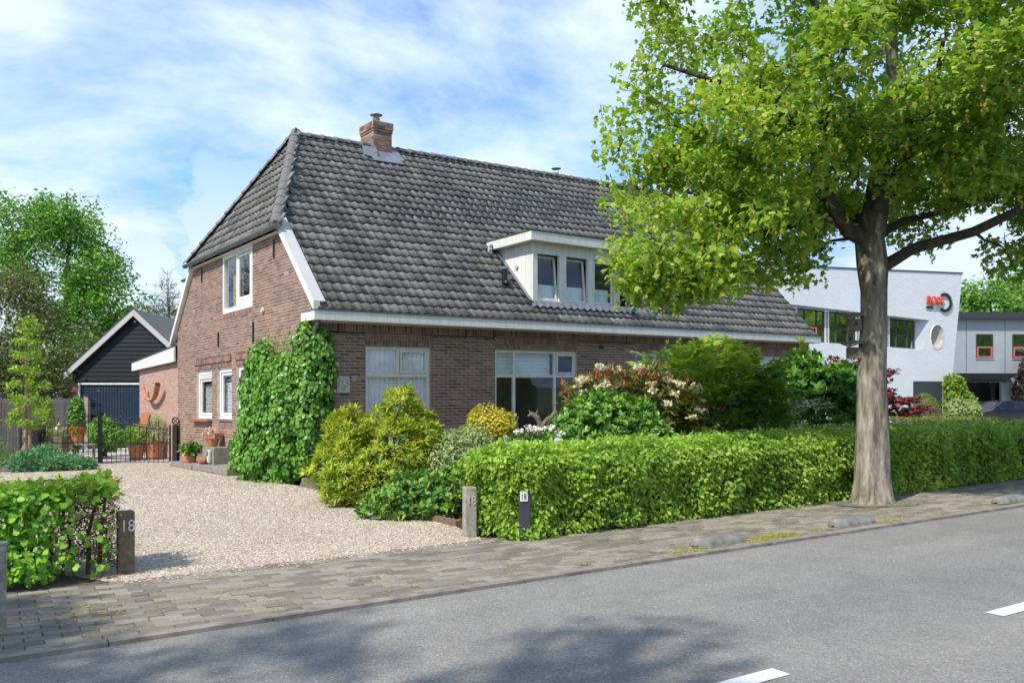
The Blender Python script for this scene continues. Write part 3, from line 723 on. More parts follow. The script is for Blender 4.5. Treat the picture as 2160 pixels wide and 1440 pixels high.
FW_OPEN = [(1.10,2.535,.56,2.505), (4.155,6.47,.545,2.505), (8.385,9.85,.56,2.505), (12.25,14.305,.545,2.505)]
sold = []
for a, b, c, d in FW_OPEN:
    sold.append((a-.02, b+.02, 2.505, 2.607, 0)); sold.append((a-.02, b+.02, 2.618, 2.752, .012))
sold.append((0, HL, 2.765, 2.915, .02))
def pick_front(b):
    s, z = (b[0]+b[1])/2, (b[2]+b[3])/2
    if s < .5 or z < 1.0 or s > 8.3: return 1e9
    if s < 2.6 and z < 1.25: return 1e9
    return math.hypot(s-CAMX, CAMY)
wf = wall('wall', front, 0, 2.925, lambda z: (0, HL), FW_OPEN, 11, sold, pick=pick_front)
GW_OPEN = [(5.545,6.70,1.12,2.295), (4.19,5.15,1.12,2.295), (2.86,3.875,.12,2.295), (2.925,4.76,3.48,4.80)]
gs = [(4.20,6.80,2.297,2.395,0), (4.22,6.80,2.41,2.53,.025), (2.80,3.93,2.297,2.395,0), (2.80,3.93,2.41,2.53,.025), (2.90,4.78,3.37,3.475,0), (4.15,5.0,.93,1.03,0)]
def g_lohi(z):
    if z < 2.95: return (0, HD)
    y = (z-3.12)/1.02-.35+.12
    return (max(0,y), HD-max(0,y))
wg = wall('wall', gable, 0, 4.86, g_lohi, GW_OPEN, 21, gs, bond=1)
# far end and back of the house (plain closing walls)
bk = MB()
bk.quad((HL,0,0),(HL,HD,0),(HL,HD,2.95),(HL,0,2.95)); bk.quad((HL,0,2.95),(HL,HD,2.95),(HL,HD-1.9,4.9),(HL,1.9,4.9))
bk.quad((0,HD,0),(HL,HD,0),(HL,HD,2.95),(0,HD,2.95)); bk.build('wall', M_BRICK, house)
ins = MB()
ins.quad((.14,2.2,0),(HL-.1,2.2,0),(HL-.1,2.2,2.9),(.14,2.2,2.9)); ins.quad((.1,.12,.10),(HL,.12,.10),(HL,HD,.10),(.1,HD,.10)); ins.quad((.1,.12,2.9),(HL,.12,2.9),(HL,HD,2.9),(.1,HD,2.9))
ins.quad((1.0,2.1,2.95),(1.0,6.1,2.95),(1.0,6.1,5.0),(1.0,2.1,5.0)); ins.quad((2.0,2.2,.1),(2.0,HD,.1),(2.0,HD,2.9),(2.0,2.2,2.9))
ins.build('inner_wall', M_ROOM, house)
# wall plinth of the gable (greyish render at the foot)
pl = MB().box(-.022,.0,4.0,HD,0,.16).build('plinth', M_STONE, house)

# --- windows
def bar(mb, fm, s0, s1, z0, z1, d0, d1): mb.box(s0, s1, d0, d1, z0, z1, .5, lambda x, y, z: fm(x, z, y))
def pane(fm, s0, s1, z0, z1, d, parent, mat=M_GLASS):
    return MB().quad(fm(s0,z0,d), fm(s1,z0,d), fm(s1,z1,d), fm(s0,z1,d)).build('pane', mat, parent)
def curtain(fm, s0, s1, z0, z1, d, parent, mat=M_NET, amp=.022, per=.09, name='curtain'):
    mb = MB(); n = max(8, int((s1-s0)/.012)); ph = rng.random()*6
    pts = [(s0+(s1-s0)*i/n, d+amp*math.sin(i*(s1-s0)/n/per*6.28+ph+.8*math.sin(i*.11))+.3*amp*math.sin(i*.9)) for i in range(n+1)]
    for (a, p), (b, q) in zip(pts[:-1], pts[1:]): mb.quad(fm(a,z0,p), fm(b,z0,q), fm(b,z1,q), fm(a,z1,p))
    return mb.build(name, mat, parent, True)
def sash(fm, s0, s1, z0, z1, d, parent, w=.045, mat=M_CREAM, th=.04, gm=M_GLASS):
    mb = MB(); bar(mb,fm,s0,s0+w,z0,z1,d,d+th); bar(mb,fm,s1-w,s1,z0,z1,d,d+th); bar(mb,fm,s0+w,s1-w,z0,z0+w,d,d+th); bar(mb,fm,s0+w,s1-w,z1-w,z1,d,d+th)
    o = mb.build('sash', mat, parent, bevel=.004); pane(fm, s0+w, s1-w, z0+w, z1-w, d+.02, parent, gm); return o
def frame(fm, s0, s1, z0, z1, d, vbars=(), hbars=(), w=.06, mat=M_CREAM, th=.07, bot=None, top=None):
    mb = MB(); bb = bot or w; tt = top or w
    bar(mb,fm,s0,s0+w,z0,z1,d,d+th); bar(mb,fm,s1-w,s1,z0,z1,d,d+th); bar(mb,fm,s0+w,s1-w,z0,z0+bb,d,d+th); bar(mb,fm,s0+w,s1-w,z1-tt,z1,d,d+th)
    for v, za, zb in vbars: bar(mb,fm,v-w*.55,v+w*.55,za,zb,d-.001,d+th-.006)
    for h, sa_, sb in hbars: bar(mb,fm,sa_,sb,h-w*.55,h+w*.55,d-.003,d+th-.012)
    return mb.build('window', mat, house, bevel=.004)
D0 = .035
# window 1: one big lower pane, two upper lights, net curtains
a, b, c, d = FW_OPEN[0]
w1 = frame(front, a, b, c, d, D0, [(1.815,1.97,2.445)], [(1.945,a+.06,b-.06)])
pane(front, a+.06, b-.06, c+.06, 1.91, D0+.03, w1); pane(front, a+.06, 1.785, 1.98, d-.06, D0+.03, w1)
sash(front, 1.862, b-.068, 1.99, d-.066, D0-.012, w1)
curtain(front, a+.05, b-.05, c+.05, d-.04, D0+.06, w1)
# window 2: three bays
a, b, c, d = FW_OPEN[1]
w2 = frame(front, a, b, c, d, D0, [(4.69,c+.06,d-.06),(5.845,c+.06,d-.06)], [(1.945,a+.06,b-.06)])
for s0, s1 in ((a+.06,4.655),(4.725,5.81),(5.88,b-.06)): pane(front, s0, s1, c+.06, 1.91, D0+.03, w2)
for s0, s1 in ((a+.06,4.655),(4.725,5.81)): pane(front, s0, s1, 1.98, d-.06, D0+.03, w2)
sash(front, 5.885, b-.066, 1.985, d-.066, D0-.012, w2)
bl = MB()
for i in range(7): bar(bl, front, a+.06, 5.80, 1.97+i*.078, 2.043+i*.078, D0+.13+.012*(i%2), D0+.14+.012*(i%2))
bl.build('blind', M_NET, w2)
sl = MB(); bar(sl, front, a-.05, b+.05, c-.075, c-.004, -.07, .06); sl.build('sill', M_CLAY, w2)
# window 3 and 4
a, b, c, d = FW_OPEN[2]
w3 = frame(front, a, b, c, d, D0, [(9.1,c+.06,d-.06)], [(1.945,a+.06,b-.06)])
pane(front, a+.06, 9.065, c+.06, d-.06, D0+.03, w3); pane(front, 9.135, b-.06, c+.06, d-.06, D0+.03, w3)
a, b, c, d = FW_OPEN[3]
w4 = frame(front, a, b, c, d, D0, [(13.376,c+.06,d-.06)], [], )
pane(front, a+.06, 13.34, c+.06, d-.06, D0+.03, w4); pane(front, 13.41, b-.06, c+.06, d-.06, D0+.03, w4)
bl = MB(); bar(bl, front, 13.43, 14.12, 1.0, d-.07, D0+.11, D0+.115); bar(bl, front, a+.08, 13.3, 1.25, d-.07, D0+.16, D0+.165); bl.build('blind', M_NET, w4)
# gable windows with venetian blinds
def venetian(fm, s0, s1, z0, z1, d, parent):
    mb = MB(); n = int((z1-z0)/.032)
    for i in range(n):
        z = z0+i*.032; mb.quad(fm(s0,z,d), fm(s1,z,d), fm(s1,z+.020,d+.016), fm(s0,z+.020,d+.016))
    mb.build('blind', M_BLIND, parent)
for k in (0, 1):
    a, b, c, d = GW_OPEN[k]
    g = frame(gable, a, b, c, d, .055, w=.075, mat=M_WHITE, top=.12, bot=.07)
    sash(gable, a+.085, b-.085, c+.08, d-.13-(.10 if k == 0 else 0), .075, g, .06, M_WHITE)
    if k == 0:
        sh = MB()
        for i in range(3): bar(sh, gable, a+.08, b-.08, d-.225+i*.034, d-.197+i*.034, .05, .10)
        sh.build('ventilation_grille', M_WHITE, g)
    venetian(gable, a+.16, b-.16, c+.16, d-.32, .17, g)
    if k == 0:
        mb = MB(); bar(mb, gable, a-.04, b+.16, c-.07, c-.02, -.12, .05); mb.build('sill', M_CLAY, g)
a, b, c, d = GW_OPEN[3]
g = frame(gable, a, b, c, d+.04, -.012, [(3.83,c+.1,d-.06)], [], w=.085, mat=M_WHITE, bot=.11, top=.14, th=.11)
pane(gable, 3.88, b-.085, c+.11, d-.10, .035, g); sash(gable, a+.10, 3.775, c+.22, d-.12, -.008, g, .06, M_WHITE)
mb = MB(); bar(mb, gable, a+.085, 3.78, c+.11, c+.215, -.006, .03); mb.build('lower_panel', M_WHITE, g)
curtain(gable, 4.15, 4.70, c+.05, d-.45, .22, g, M_OCHRE, .03, .12)
# front door in the gable
a, b, c, d = GW_OPEN[2]
fr = MB(); bar(fr,gable,a,a+.08,c,d,.05,.12); bar(fr,gable,b-.08,b,c,d,.05,.12); bar(fr,gable,a+.08,b-.08,d-.11,d,.05,.12)
dr = MB(); bar(dr,gable,a+.085,b-.085,c,d-.115,.085,.125)
door = dr.build('door', M_ANTH, house, bevel=.004); fr.build('door_frame', M_WHITE, door, bevel=.003)
MB().sphere((.07,a+.17,1.1),.03).build('handle', M_ZINC, door, True)
# step and threshold
# --- gutter boards, soffit, scalloped trim
gb = MB()
for q0, q1 in ((-.103,4.02),(4.024,8.31),(8.314,12.55),(12.554,HL+.12)): gb.box(q0, q1, -.35, -.325, 2.925, 3.095)
gb.box(-.103, -.078, -.325, .24, 2.925, 3.095); gb.box(HL+.095, HL+.12, -.325, .24, 2.925, 3.095)
gut = gb.build('gutter_board', M_WHITE, house, bevel=.004)
MB().box(-.115, HL+.132, -.362, -.30, 3.098, 3.118).box(-.115, -.07, -.30, .24, 3.098, 3.118).box(-.10, HL+.11, -.30, .0, 3.05, 3.09).build('gutter_lining', M_ZINC, gut)
MB().box(-.075, HL+.09, -.324, -.03, 2.93, 2.95).build('soffit', M_CREAM, gut)
sc = MB(); n = int(HL/.075)
pts = []
for i in range(n*6+1):
    s = HL*i/(n*6); pts.append((s, 2.905+.012*abs(math.sin(math.pi*i/6))))
for (s, z), (s2, z2) in zip(pts[:-1], pts[1:]): sc.quad((s,-.032,z2*0+z),(s2,-.032,z2),(s2,-.032,2.945),(s,-.032,2.945))
sc.build('scalloped_trim', M_CREAM, gut)
# --- verge boards on the gable
def verge(y0, z0, y1, z1, x0=-.10, x1=.03, h=.165):
    mb = MB(); mb.extr([(x0,y0,z0),(x0,y1,z1),(x0,y1,z1-h),(x0,y0,z0-h)], (x1-x0,0,0))
    o = mb.build('verge_board', M_WHITE, house, bevel=.004)
    MB().extr([(x0+.005,y0,z0+.004),(x0+.005,y1,z1+.004),(x0+.005,y1,z1+.016),(x0+.005,y0,z0+.016)], (x1-x0+.10,0,0)).build('verge_capping', M_GREYFAS, o)
verge(-.30, zroof(-.30)+.085, 1.50, zroof(1.50)+.085)
verge(8.62, zroof(-.36)+.06, 6.85, zroof(1.41)+.06)
# half round gutter under the hip
def hgut(x, y0, y1, z, r, nm='hip_gutter'):
    mb = MB(); n = 10; vs = []; 
    ring = [(x+r*math.cos(t), z+r*math.sin(t)) for t in [math.pi+math.pi*i/n for i in range(n+1)]]
    for (a, c), (b, e) in zip(ring[:-1], ring[1:]): mb.quad((a,y0,c),(a,y1,c),(b,y1,e),(b,y0,e))
    mb.extr([(p[0],y0,p[1]) for p in ring], (0,.006,0)); mb.extr([(p[0],y1,p[1]) for p in ring], (0,-.006,0)); mb.tube([(x-r,y0,z),(x-r,y1,z)], .011, 6)
    o = mb.build(nm, M_ZINC, house, True)
    k = MB(); y = y0+.3
    while y < y1: k.box(x-r-.006, x+.12, y, y+.025, z-r-.012, z-r-.004); y += .62
    k.build('gutter_bracket', M_ZINC, o)
hgut(-.16, 1.12, 7.12, 4.885, .062)
MB().box(-.10, .0, 1.3, 6.96, 4.775, 4.80).build('hip_soffit', M_CREAM, house)
hgut(-.02, 7.2, 7.75, 4.62, .05)
# --- roof
EY, EZ = -.31, 3.115
def ridge_z(x): return 7.66+.024*(x-1.48)
RYC = 4.13
def hipx(z): return -.02 if z < 4.90 else -.02+(z-4.90)/(7.66-4.90)*1.5
roof = MB()
Lz = 7.66
def rp(x, y, lift=0): 
    t = (y-EY)/(RYC-EY); return (x, y, EZ+(ridge_z(x)-EZ)*t+lift)
yh = EY+(4.90-EZ)/(7.66-EZ)*(RYC-EY)
o1 = [rp(-.02,EY,-.02), rp(HL+.02,EY,-.02), rp(HL+.02,yh,-.02), rp(HL-1.48,RYC,-.02), rp(1.48,RYC,-.02), rp(-.02,yh,-.02)]
roof.add(o1, [tuple(range(6))])
bkp = [(p[0], 2*RYC-p[1], p[2]) for p in o1]; roof.add(bkp, [tuple(range(6))[::-1]])
roof.add([(-.02,yh,4.88),(1.48,RYC,7.64),(-.02,2*RYC-yh,4.88)], [(0,1,2)]); qa, qb = rp(HL+.02,yh,-.02), rp(HL-1.48,RYC,-.02); roof.add([qa, qb, (qa[0],2*RYC-yh,qa[2])], [(0,2,1)])
roofo = roof.build('roof', M_BLACK, house)
TW, TLn = .2, .268
def tile_mesh(mirror=False):
    """one wavy pantile; x across, y up the slope, z out of the roof; 28 triangles"""
    n = 7; vs = []; fs = []
    def h(w): return .0125*math.cos(2*math.pi*(w-.32))+.003*math.cos(4*math.pi*(w-.32))
    for yy, lift in ((0,.038),(.31,.005)):
        for i in range(n+1):
            w = i/n; vs.append((w*TW*1.03, yy, h(w)+lift))
    for i in range(n): fs.append((i, i+1, n+2+i, n+1+i))
    k = len(vs)
    for i in range(n+1): w = i/n; vs.append((w*TW*1.03, .003, h(w)+.038-.021))
    for i in range(n): fs.append((k+i, k+i+1, i+1, i))
    return vs, fs
tvs, tfs = tile_mesh()
def place_tiles(origin_fn, sizes):
    pass
DORM = (5.10, 9.30)
tiles = []
SL = math.hypot(RYC-EY, 7.66-EZ); rowsN = int(SL/TLn)
for j in range(rowsN+1):
    v = j*TLn/SL
    if v > .985: continue
    for i in range(int((HL+.04)/TW)):
        x = -.02+i*TW; xc = x+TW/2; y = EY+(RYC-EY)*v; z = EZ+(ridge_z(xc)-EZ)*v; zc = z+.12*.7
        lo = hipx(zc)-.0; hi = HL-hipx(zc-.2)
        if xc < lo or xc > hi: continue
        if DORM[0]+.06 < xc < DORM[1]-.06 and .12 < y+.1 < 1.50: continue
        if 3.3 < xc < 3.95 and y > 3.75: continue
        tiles.append((x, y, z))
tiles.sort(key=lambda t: math.hypot(t[0]-CAMX, t[1]-CAMY))
def pitch_at(x): return math.atan2(ridge_z(x)-EZ, RYC-EY)
tms = []
for k in range(8):
    me = bpy.data.meshes.new('roof_tile'); me.from_pydata(tvs, [], tfs); me.materials.append(M_TILE)
    me.polygons.foreach_set('use_smooth', [i < 7 for i in range(len(tfs))])
    at = me.attributes.new('tint','FLOAT','POINT'); at.data.foreach_set('value', np.full(len(tvs), k/7, np.float32)); tms.append(me)
for x, y, z in tiles[:300]:
    o = bpy.data.objects.new('roof_tile', tms[rng.randrange(8)]); link(o, roofo)
    o.location = (x, y, z+rng.uniform(-.004,.004)); o.rotation_euler = (pitch_at(x)+rng.gauss(0,.006), rng.gauss(0,.006), rng.gauss(0,.006))
def joined_tiles(lst, name, parent):
    tv = np.array(tvs); V = []; T = []; F = []; sm = []
    for k, (loc, rot, tn) in enumerate(lst):
        V.append(tv @ np.array(rot.to_matrix()).T + np.array(loc)); T.append(np.full(len(tv), tn))
    N = len(lst); tf = np.array(tfs); F = (tf[None]+(np.arange(N)*len(tv))[:,None,None]).reshape(-1,4)
    o = np_mesh(name, np.concatenate(V), F, np.concatenate(T), M_TILE, parent, 'stuff')
    o.data.polygons.foreach_set('use_smooth', np.tile(np.array([i < 7 for i in range(len(tfs))]), N)); return o
from mathutils import Euler
joined_tiles([((x,y,z+rng.uniform(-.004,.004)), Euler((pitch_at(x)+rng.gauss(0,.006), rng.gauss(0,.006), rng.gauss(0,.006))), rng.random()) for x, y, z in tiles[300:]], 'roof_tiles', roofo)
# hip face tiles
hp = []
hs = math.hypot(1.62, 7.66-4.87); hpitch = math.atan2(7.66-4.87, 1.62)
for j in range(int(hs/TLn)+1):
    v = j*TLn/hs; half = (2.93)*(1-v-.03)
    n = int(2*half/TW)
    for i in range(n+1):
        y = RYC+half-i*TW   # runs from back to front seen from outside (x axis of tile points to -y)
        if y-TW/2 < RYC-half-.05: continue
        hp.append(((-.14+1.62*v, y, 4.87+(7.66-4.87)*v), Matrix.Rotation(-math.pi/2,3,'Z') @ Matrix.Rotation(hpitch+rng.gauss(0,.006),3,'X'), rng.random()))
class _R:
    def __init__(s, m): s.m = m
    def to_matrix(s): return s.m
joined_tiles([(l, _R(r), t) for l, r, t in hp], 'hip_tiles', roofo)
# ridge and hip capping tiles
def cap_mesh(L_=.36, r=.115):
    mb = MB(); n = 9
    def arc(x, rr): return [(x, rr*math.cos(math.pi*i/n), rr*math.sin(math.pi*i/n)*.95) for i in range(n+1)]
    rings = [arc(0,r*1.13), arc(.055,r*1.13), arc(.06,r), arc(L_,r*.97)]
    vs = [p for q in rings for p in q]; m = n+1
    fs = [(a*m+i, a*m+i+1, (a+1)*m+i+1, (a+1)*m+i) for a in range(3) for i in range(n)]
    k = len(vs); inner = arc(0, r*.93); vs += inner; fs += [(i, k+i, k+i+1, i+1) for i in range(n)]
    me = bpy.data.meshes.new('ridge_tile'); me.from_pydata(vs, [], fs); me.materials.append(M_TILE); me.polygons.foreach_set('use_smooth', [True]*len(fs))
    at = me.attributes.new('tint','FLOAT','POINT'); at.data.foreach_set('value', np.full(len(vs), .62, np.float32)); return me
capm = cap_mesh()
def caps(p, q, sp, name='ridge_tile', flip=False):
    p, q = Vector(p), Vector(q); n = int((q-p).length/sp)
    d = (q-p).normalized(); up = Vector((0,0,1)); yv = up.cross(d).normalized(); zv = d.cross(yv)
    M3 = Matrix((d, yv, zv)).transposed()
    for i in range(n+1):
        o = bpy.data.objects.new(name, capm); link(o, roofo); c = p+d*(i*sp)
        if (c-q).length < .1: continue
        e = M3.to_euler(); o.location = c+Vector((0,0,rng.uniform(-.004,.004))); o.rotation_euler = (e.x+rng.gauss(0,.02), e.y+rng.gauss(0,.012), e.z+rng.gauss(0,.015))
caps((1.40,RYC,ridge_z(1.4)+.035), (HL-1.4,RYC,ridge_z(HL-1.4)+.035), .34)
caps((-.17,yh-.14,4.93), (1.44,RYC-.02,7.70), .335, 'hip_ridge_tile')
caps((-.17,2*RYC-yh+.14,4.93), (1.44,RYC+.02,7.70), .335, 'hip_ridge_tile')
ha, hb = rp(HL+.03,yh-.08,.03), rp(HL-1.48,RYC-.02,.05); caps(ha, hb, .335, 'hip_ridge_tile')
# chimney
cy0, cy1, cx0, cx1 = 3.92, 4.58, 3.37, 3.875
cb = MB(); cb.box(cx0+.008, cx1-.008, cy0+.008, cy1-.008, 7.0, 8.30)
chim = cb.build('chimney', M_MORTAR, roofo)
nr = int((8.30-7.25)/.066); cbk = MB()
for i in range(nr):
    z = 7.25+i*.066; e = .03 if i >= nr-2 else (.015 if i == nr-3 else 0)
    if i == nr-1:
        z1 = z+.10
    else: z1 = z+.058
    def seg(a, b, fn):
        s = a-(i%2)*.11
        st = .066 if i == nr-1 else .22
        while s < b:
            u, v = max(a,s)+.004, min(b,s+st)-.004
            if v-u > .02: fn(u, v)
            s += st
    seg(cx0-e, cx1+e, lambda u, v: cbk.box(u, v, cy0-e-rng.uniform(0,.004), cy0+.05, z, z1, rng.random()))
    seg(cy0-e, cy1+e, lambda u, v: cbk.box(cx0-e-rng.uniform(0,.004), cx0+.05, u, v, z, z1, rng.random()))
    seg(cx0-e, cx1+e, lambda u, v: cbk.box(u, v, cy1-.05, cy1+e, z, z1, rng.random()))
    seg(cy0-e, cy1+e, lambda u, v: cbk.box(cx1-.05, cx1+e, u, v, z, z1, rng.random()))
cbk.build('chimney_bricks', M_BRICK, chim, kind='stuff')
top = 7.25+(nr-1)*.066+.10
MB().extr([(cx0-.02,cy0-.02,top),(cx1+.02,cy0-.02,top),(cx1+.02,cy1+.02,top),(cx0-.02,cy1+.02,top)], (0,0,.02)).lathe([(.24,top+.02),(.11,top+.055)],16,(3.62,4.25,0)).build('chimney_cap', M_CONC, chim)
MB().lathe([(.085,top+.02),(.085,top+.16),(.092,top+.16),(.092,top+.18),(.08,top+.18),(.08,top+.2)],16,(3.62,4.25,0)).build('flue_pot', M_CLAY, chim, True)
MB().lathe([(.06,top+.19),(.06,top+.27)],12,(3.62,4.25,0)).lathe([(.0,top+.315),(.155,top+.275),(.157,top+.268),(.0,top+.285)],20,(3.62,4.25,0)).build('flue_cowl', M_ZINC, chim, True)
ld = MB()
def slope_pt(x, y, l=.05): t = rp(x, y); return (t[0], t[1]-l*.7, t[2]+l*.72)
ld.extr([slope_pt(3.20,3.62), slope_pt(4.02,3.62), slope_pt(4.02,3.94), slope_pt(3.20,3.94)], (0,-.006,.006))
ld.quad((cx0-.012,3.70,rp(3.4,3.70)[2]+.03),(cx0-.012,3.70,rp(3.4,3.70)[2]+.22),(cx0-.012,4.10,7.98),(cx0-.012,4.13,7.70))
ld.box(cx0-.02,cx1+.02,cy0-.014,cy0-.006,7.36,7.52); ld.extr([slope_pt(3.0,3.75), slope_pt(3.37,3.70), slope_pt(3.37,4.05), slope_pt(3.10,4.05)], (0,-.006,.006)); ld.extr([slope_pt(3.875,3.70), slope_pt(4.12,3.75), slope_pt(4.06,4.05), slope_pt(3.875,4.05)], (0,-.006,.006))
ld.build('lead_flashing', M_LEAD, chim)
# second chimney pot seen over the ridge
mb = MB().box(10.0,10.5,4.9,5.4,7.2,8.15); c2 = mb.build('chimney', M_BRICK, roofo)
MB().lathe([(.09,8.15),(.085,8.30)],12,(10.25,5.15,0)).build('flue_pot', M_CLAY, c2, True)
MB().lathe([(.0,8.47),(.15,8.435),(.15,8.425)],12,(10.25,5.15,0)).tube([(10.17,5.15,8.3),(10.17,5.15,8.44)],.006,4).tube([(10.33,5.15,8.3),(10.33,5.15,8.44)],.006,4).build('flue_cowl', M_ZINC, c2)
# --- dormer
dx0, dx1, dy, dz0, dz1 = 5.235, 9.165, .065, 3.50, 4.90
dm = MB()
for (a, b) in ((5.235,5.37),(6.00,6.215),(6.87,7.06),(7.72,7.92),(8.75,9.165)): dm.box(a, b, dy, dy+.07, 3.62, 4.66)
dm.box(dx0, dx1, dy, dy+.07, 3.50, 3.62); dm.box(dx0, dx1, dy, dy+.07, 4.66, 4.90)
dorm = dm.build('dormer', M_CREAM, house, bevel=.004)
fb = MB(); fy, fx0, fx1 = -.15, 5.02, 9.36
fb.box(fx0, fx1, fy, fy+.025, 4.90, 5.10); fb.box(fx0, fx0+.025, fy+.025, 1.52, 4.90, 5.10); fb.box(fx1-.025, fx1, fy+.025, 1.52, 4.90, 5.10)
fb.build('fascia', M_CREAM, dorm, bevel=.004)
MB().box(fx0-.012, fx1+.012, fy-.012, 1.60, 5.10, 5.122).build('roof_felt', M_ANTH, dorm); MB().box(fx0+.026, fx1-.026, fy+.026, 1.5, 4.905, 4.925).build('soffit', M_CREAM, dorm)
for xx, sgn in ((dx0,-1),(dx1,1)):
    xx = xx+.004*sgn; pts = [(xx,dy+.073,zroof(dy)-.05),(xx,dy+.073,4.897),(xx,1.45,4.897),(xx,1.45,zroof(1.45)-.05)]
    o = MB().extr(pts, (.06*-sgn,0,0)).build('cheek', M_WHITE, dorm)
    g = MB()
    for k in range(1, 9): g.box(xx-.004 if sgn < 0 else xx, xx if sgn < 0 else xx+.004, dy+k*.13, dy+k*.13+.006, max(3.5,zroof(dy+k*.13)), 4.89)
    g.build('board_joint', M_GREYFAS, o)
    MB().extr([(xx+.02*sgn,dy-.06,zroof(dy)+.03),(xx+.02*sgn,1.42,zroof(1.42)+.05),(xx+.14*sgn,1.42,zroof(1.42)+.085),(xx+.14*sgn,dy-.06,zroof(dy)+.065)], (0,-.004,.004)).build('lead_flashing', M_LEAD, dorm)
MB().lathe([(.0,-.05),(.045,-.045),(.055,0)],14,(dx0,.62,4.42),'X').build('round_vent', M_GREYFAS, dorm, True)
# lead apron below the dormer, dressed over the tiles
ap = MB(); n = 120
for i in range(n):
    xa, xb = 5.15+i*3.3/n, 5.15+(i+1)*3.3/n
    def hh(x): return .021*math.cos(2*math.pi*(((x+.02)/TW)%1-.32))
    p = lambda x, y, l: (x, y, zroof(y)+.045+l)
    ap.quad(p(xa,-.06,hh(xa)+.012), p(xb,-.06,hh(xb)+.012), p(xb,.066,.02), p(xa,.066,.02))
ap.build('lead_apron', M_LEAD, dorm, True)
def tilted_sash(s0, s1, z0, z1, tilt, mat=M_CREAM, outward=False):
    def fm(s, z, d):
        t = (z-z0)*math.tan(tilt); return (s, dy+.035+d+t, z) if not outward else (s, dy-.01+d-(z1-z)*math.tan(tilt), z)
    sash(fm, s0, s1, z0, z1, 0, dorm, .055, mat)
for s0, s1, tl in ((5.385,5.985,.10),(6.23,6.855,.10),(7.075,7.705,0)): tilted_sash(s0, s1, 3.635, 4.645, tl)
tilted_sash(7.935, 8.735, 3.635, 4.645, .22, M_ANTH, True)
for s0, s1 in ((5.40,5.97),(6.25,6.84),(7.1,7.68)): curtain(lambda s, z, d: (s, dy+d, z), s0, s1, 3.66, 4.0, .16, dorm, M_NET, .015, .05)
MB().box(5.3,9.1,1.3,1.32,3.5,4.88).build('inner_wall', M_ROOM, dorm)
# vent pipe on the roof
vz = zroof(.53); vp = MB().lathe([(.068,vz-.02),(.068,vz+.30)],16,(4.79,.5,0)).build('vent_pipe', M_BLACK, house, True)
MB().lathe([(.085,vz+.30),(.09,vz+.325),(.085,vz+.35),(.0,vz+.355)],16,(4.79,.5,0)).build('vent_cap', M_ZINC, vp, True)
MB().sphere((4.79,.44,vz-.01),(.085,.09,.07)).build('vent_collar', M_BLACK, vp, True)
# small grey spout and catch at the dormer's left corner
MB().tube([(5.02,1.30,5.0),(4.88,1.22,4.93),(4.86,1.2,4.80)],.035,8).build('rain_spout', M_LEAD, dorm, True)
# --- wall irons, lamps, plaque
def anchor(fm, s, z0, z1):
    mb = MB(); bar(mb, fm, s-.018, s+.018, z0, z1, -.035, -.008); bar(mb, fm, s-.011, s+.011, z0-.05, z0, -.03, -.012); mb.build('wall_anchor', M_DARKMETAL, house)
for s, z0, z1 in ((6.24,4.42,4.74),(1.74,4.36,4.70),(5.05,2.80,3.10),(2.86,2.76,3.16)): anchor(gable, s, z0, z1)
for s in (.52,3.39,4.10,8.05,11.2,15.1): anchor(front, s, 2.76, 2.91)
MB().lathe([(.0,-.05),(.05,-.05),(.062,-.012)],16,(0,2.32,3.34),'X').build('round_vent', M_GREYFAS, house, True)
pq = MB(); bar(pq, front, .49, .755, 1.615, 1.90, -.035, -.008)
for dx in (-1, 1):
    pq.sphere((.62+dx*.055,-.045,1.895),(.055,.022,.032)); pq.tube([(.62,-.042,1.87),(.62+dx*.07,-.045,1.84),(.62+dx*.10,-.042,1.80),(.62+dx*.095,-.042,1.70)],[.012,.016,.014,.008],6)
pq.sphere((.62,-.046,1.875),(.022,.022,.022)); pq.tube([(.62,-.045,1.86),(.62,-.047,1.75),(.62,-.046,1.70),(.62,-.045,1.66)],[.012,.045,.042,.012],10)
for q in ((.50,.51,1.62,1.89),(.735,.745,1.62,1.89)): bar(pq, front, q[0], q[1], q[2], q[3], -.042, -.035)
bar(pq, front, .51, .735, 1.625, 1.635, -.042, -.035)
pqo = pq.build('plaque', M_CAST, house); MB().box(.595,.645,-.096,-.088,1.742,1.750).build('plaque_mark', M_BLACK, pqo)
lb = MB(); bar(lb, front, .80, .885, 1.83, 1.94, -.03, -.008); lb.extr([(.80,-.03,1.835),(.885,-.03,1.835),(.885,-.10,1.93),(.80,-.10,1.93)],(0,0,.008)); lb.build('wall_light', M_GREYFAS, house)
MB().box(7.18,7.24,-.10,-.01,2.60,2.66).box(7.195,7.225,-.13,-.10,2.60,2.63).build('security_lamp', M_ANTH, house)
# lantern by the door
ln = MB(); ln.tube([(0,3.05,1.98),(-.16,3.05,2.06),(-.16,3.05,2.0)],.012,6); ln.lathe([(.0,2.06),(.035,2.05),(.115,1.95),(.10,1.945)],8,(-.16,3.05,0)); ln.lathe([(.07,1.76),(.085,1.945)],6,(-.16,3.05,0)); ln.lathe([(.0,1.73),(.06,1.745),(.07,1.76)],8,(-.16,3.05,0))
ln.build('lantern', M_ANTH, house)
# downpipe
dp = MB(); dp.tube([(.02,-.25,2.92),(.02,-.10,2.78),(.02,-.055,2.6),(.02,-.055,.18),(.02,-.06,.10),(-.02,-.16,.03)],.042,10)
for z in (.45,1.2,2.2): dp.lathe([(.05,z),(.05,z+.04)],10,(.02,-.055,0))
dp.build('downpipe', M_ZINC, house, True)
# aluminium outdoor light + small pipe on front wall left
MB().tube([(.80,-.03,.0),(.80,-.035,1.18),(.86,-.05,1.24),(.93,-.09,1.22)],.012,6).build('garden_hook', M_DARKMETAL, house)

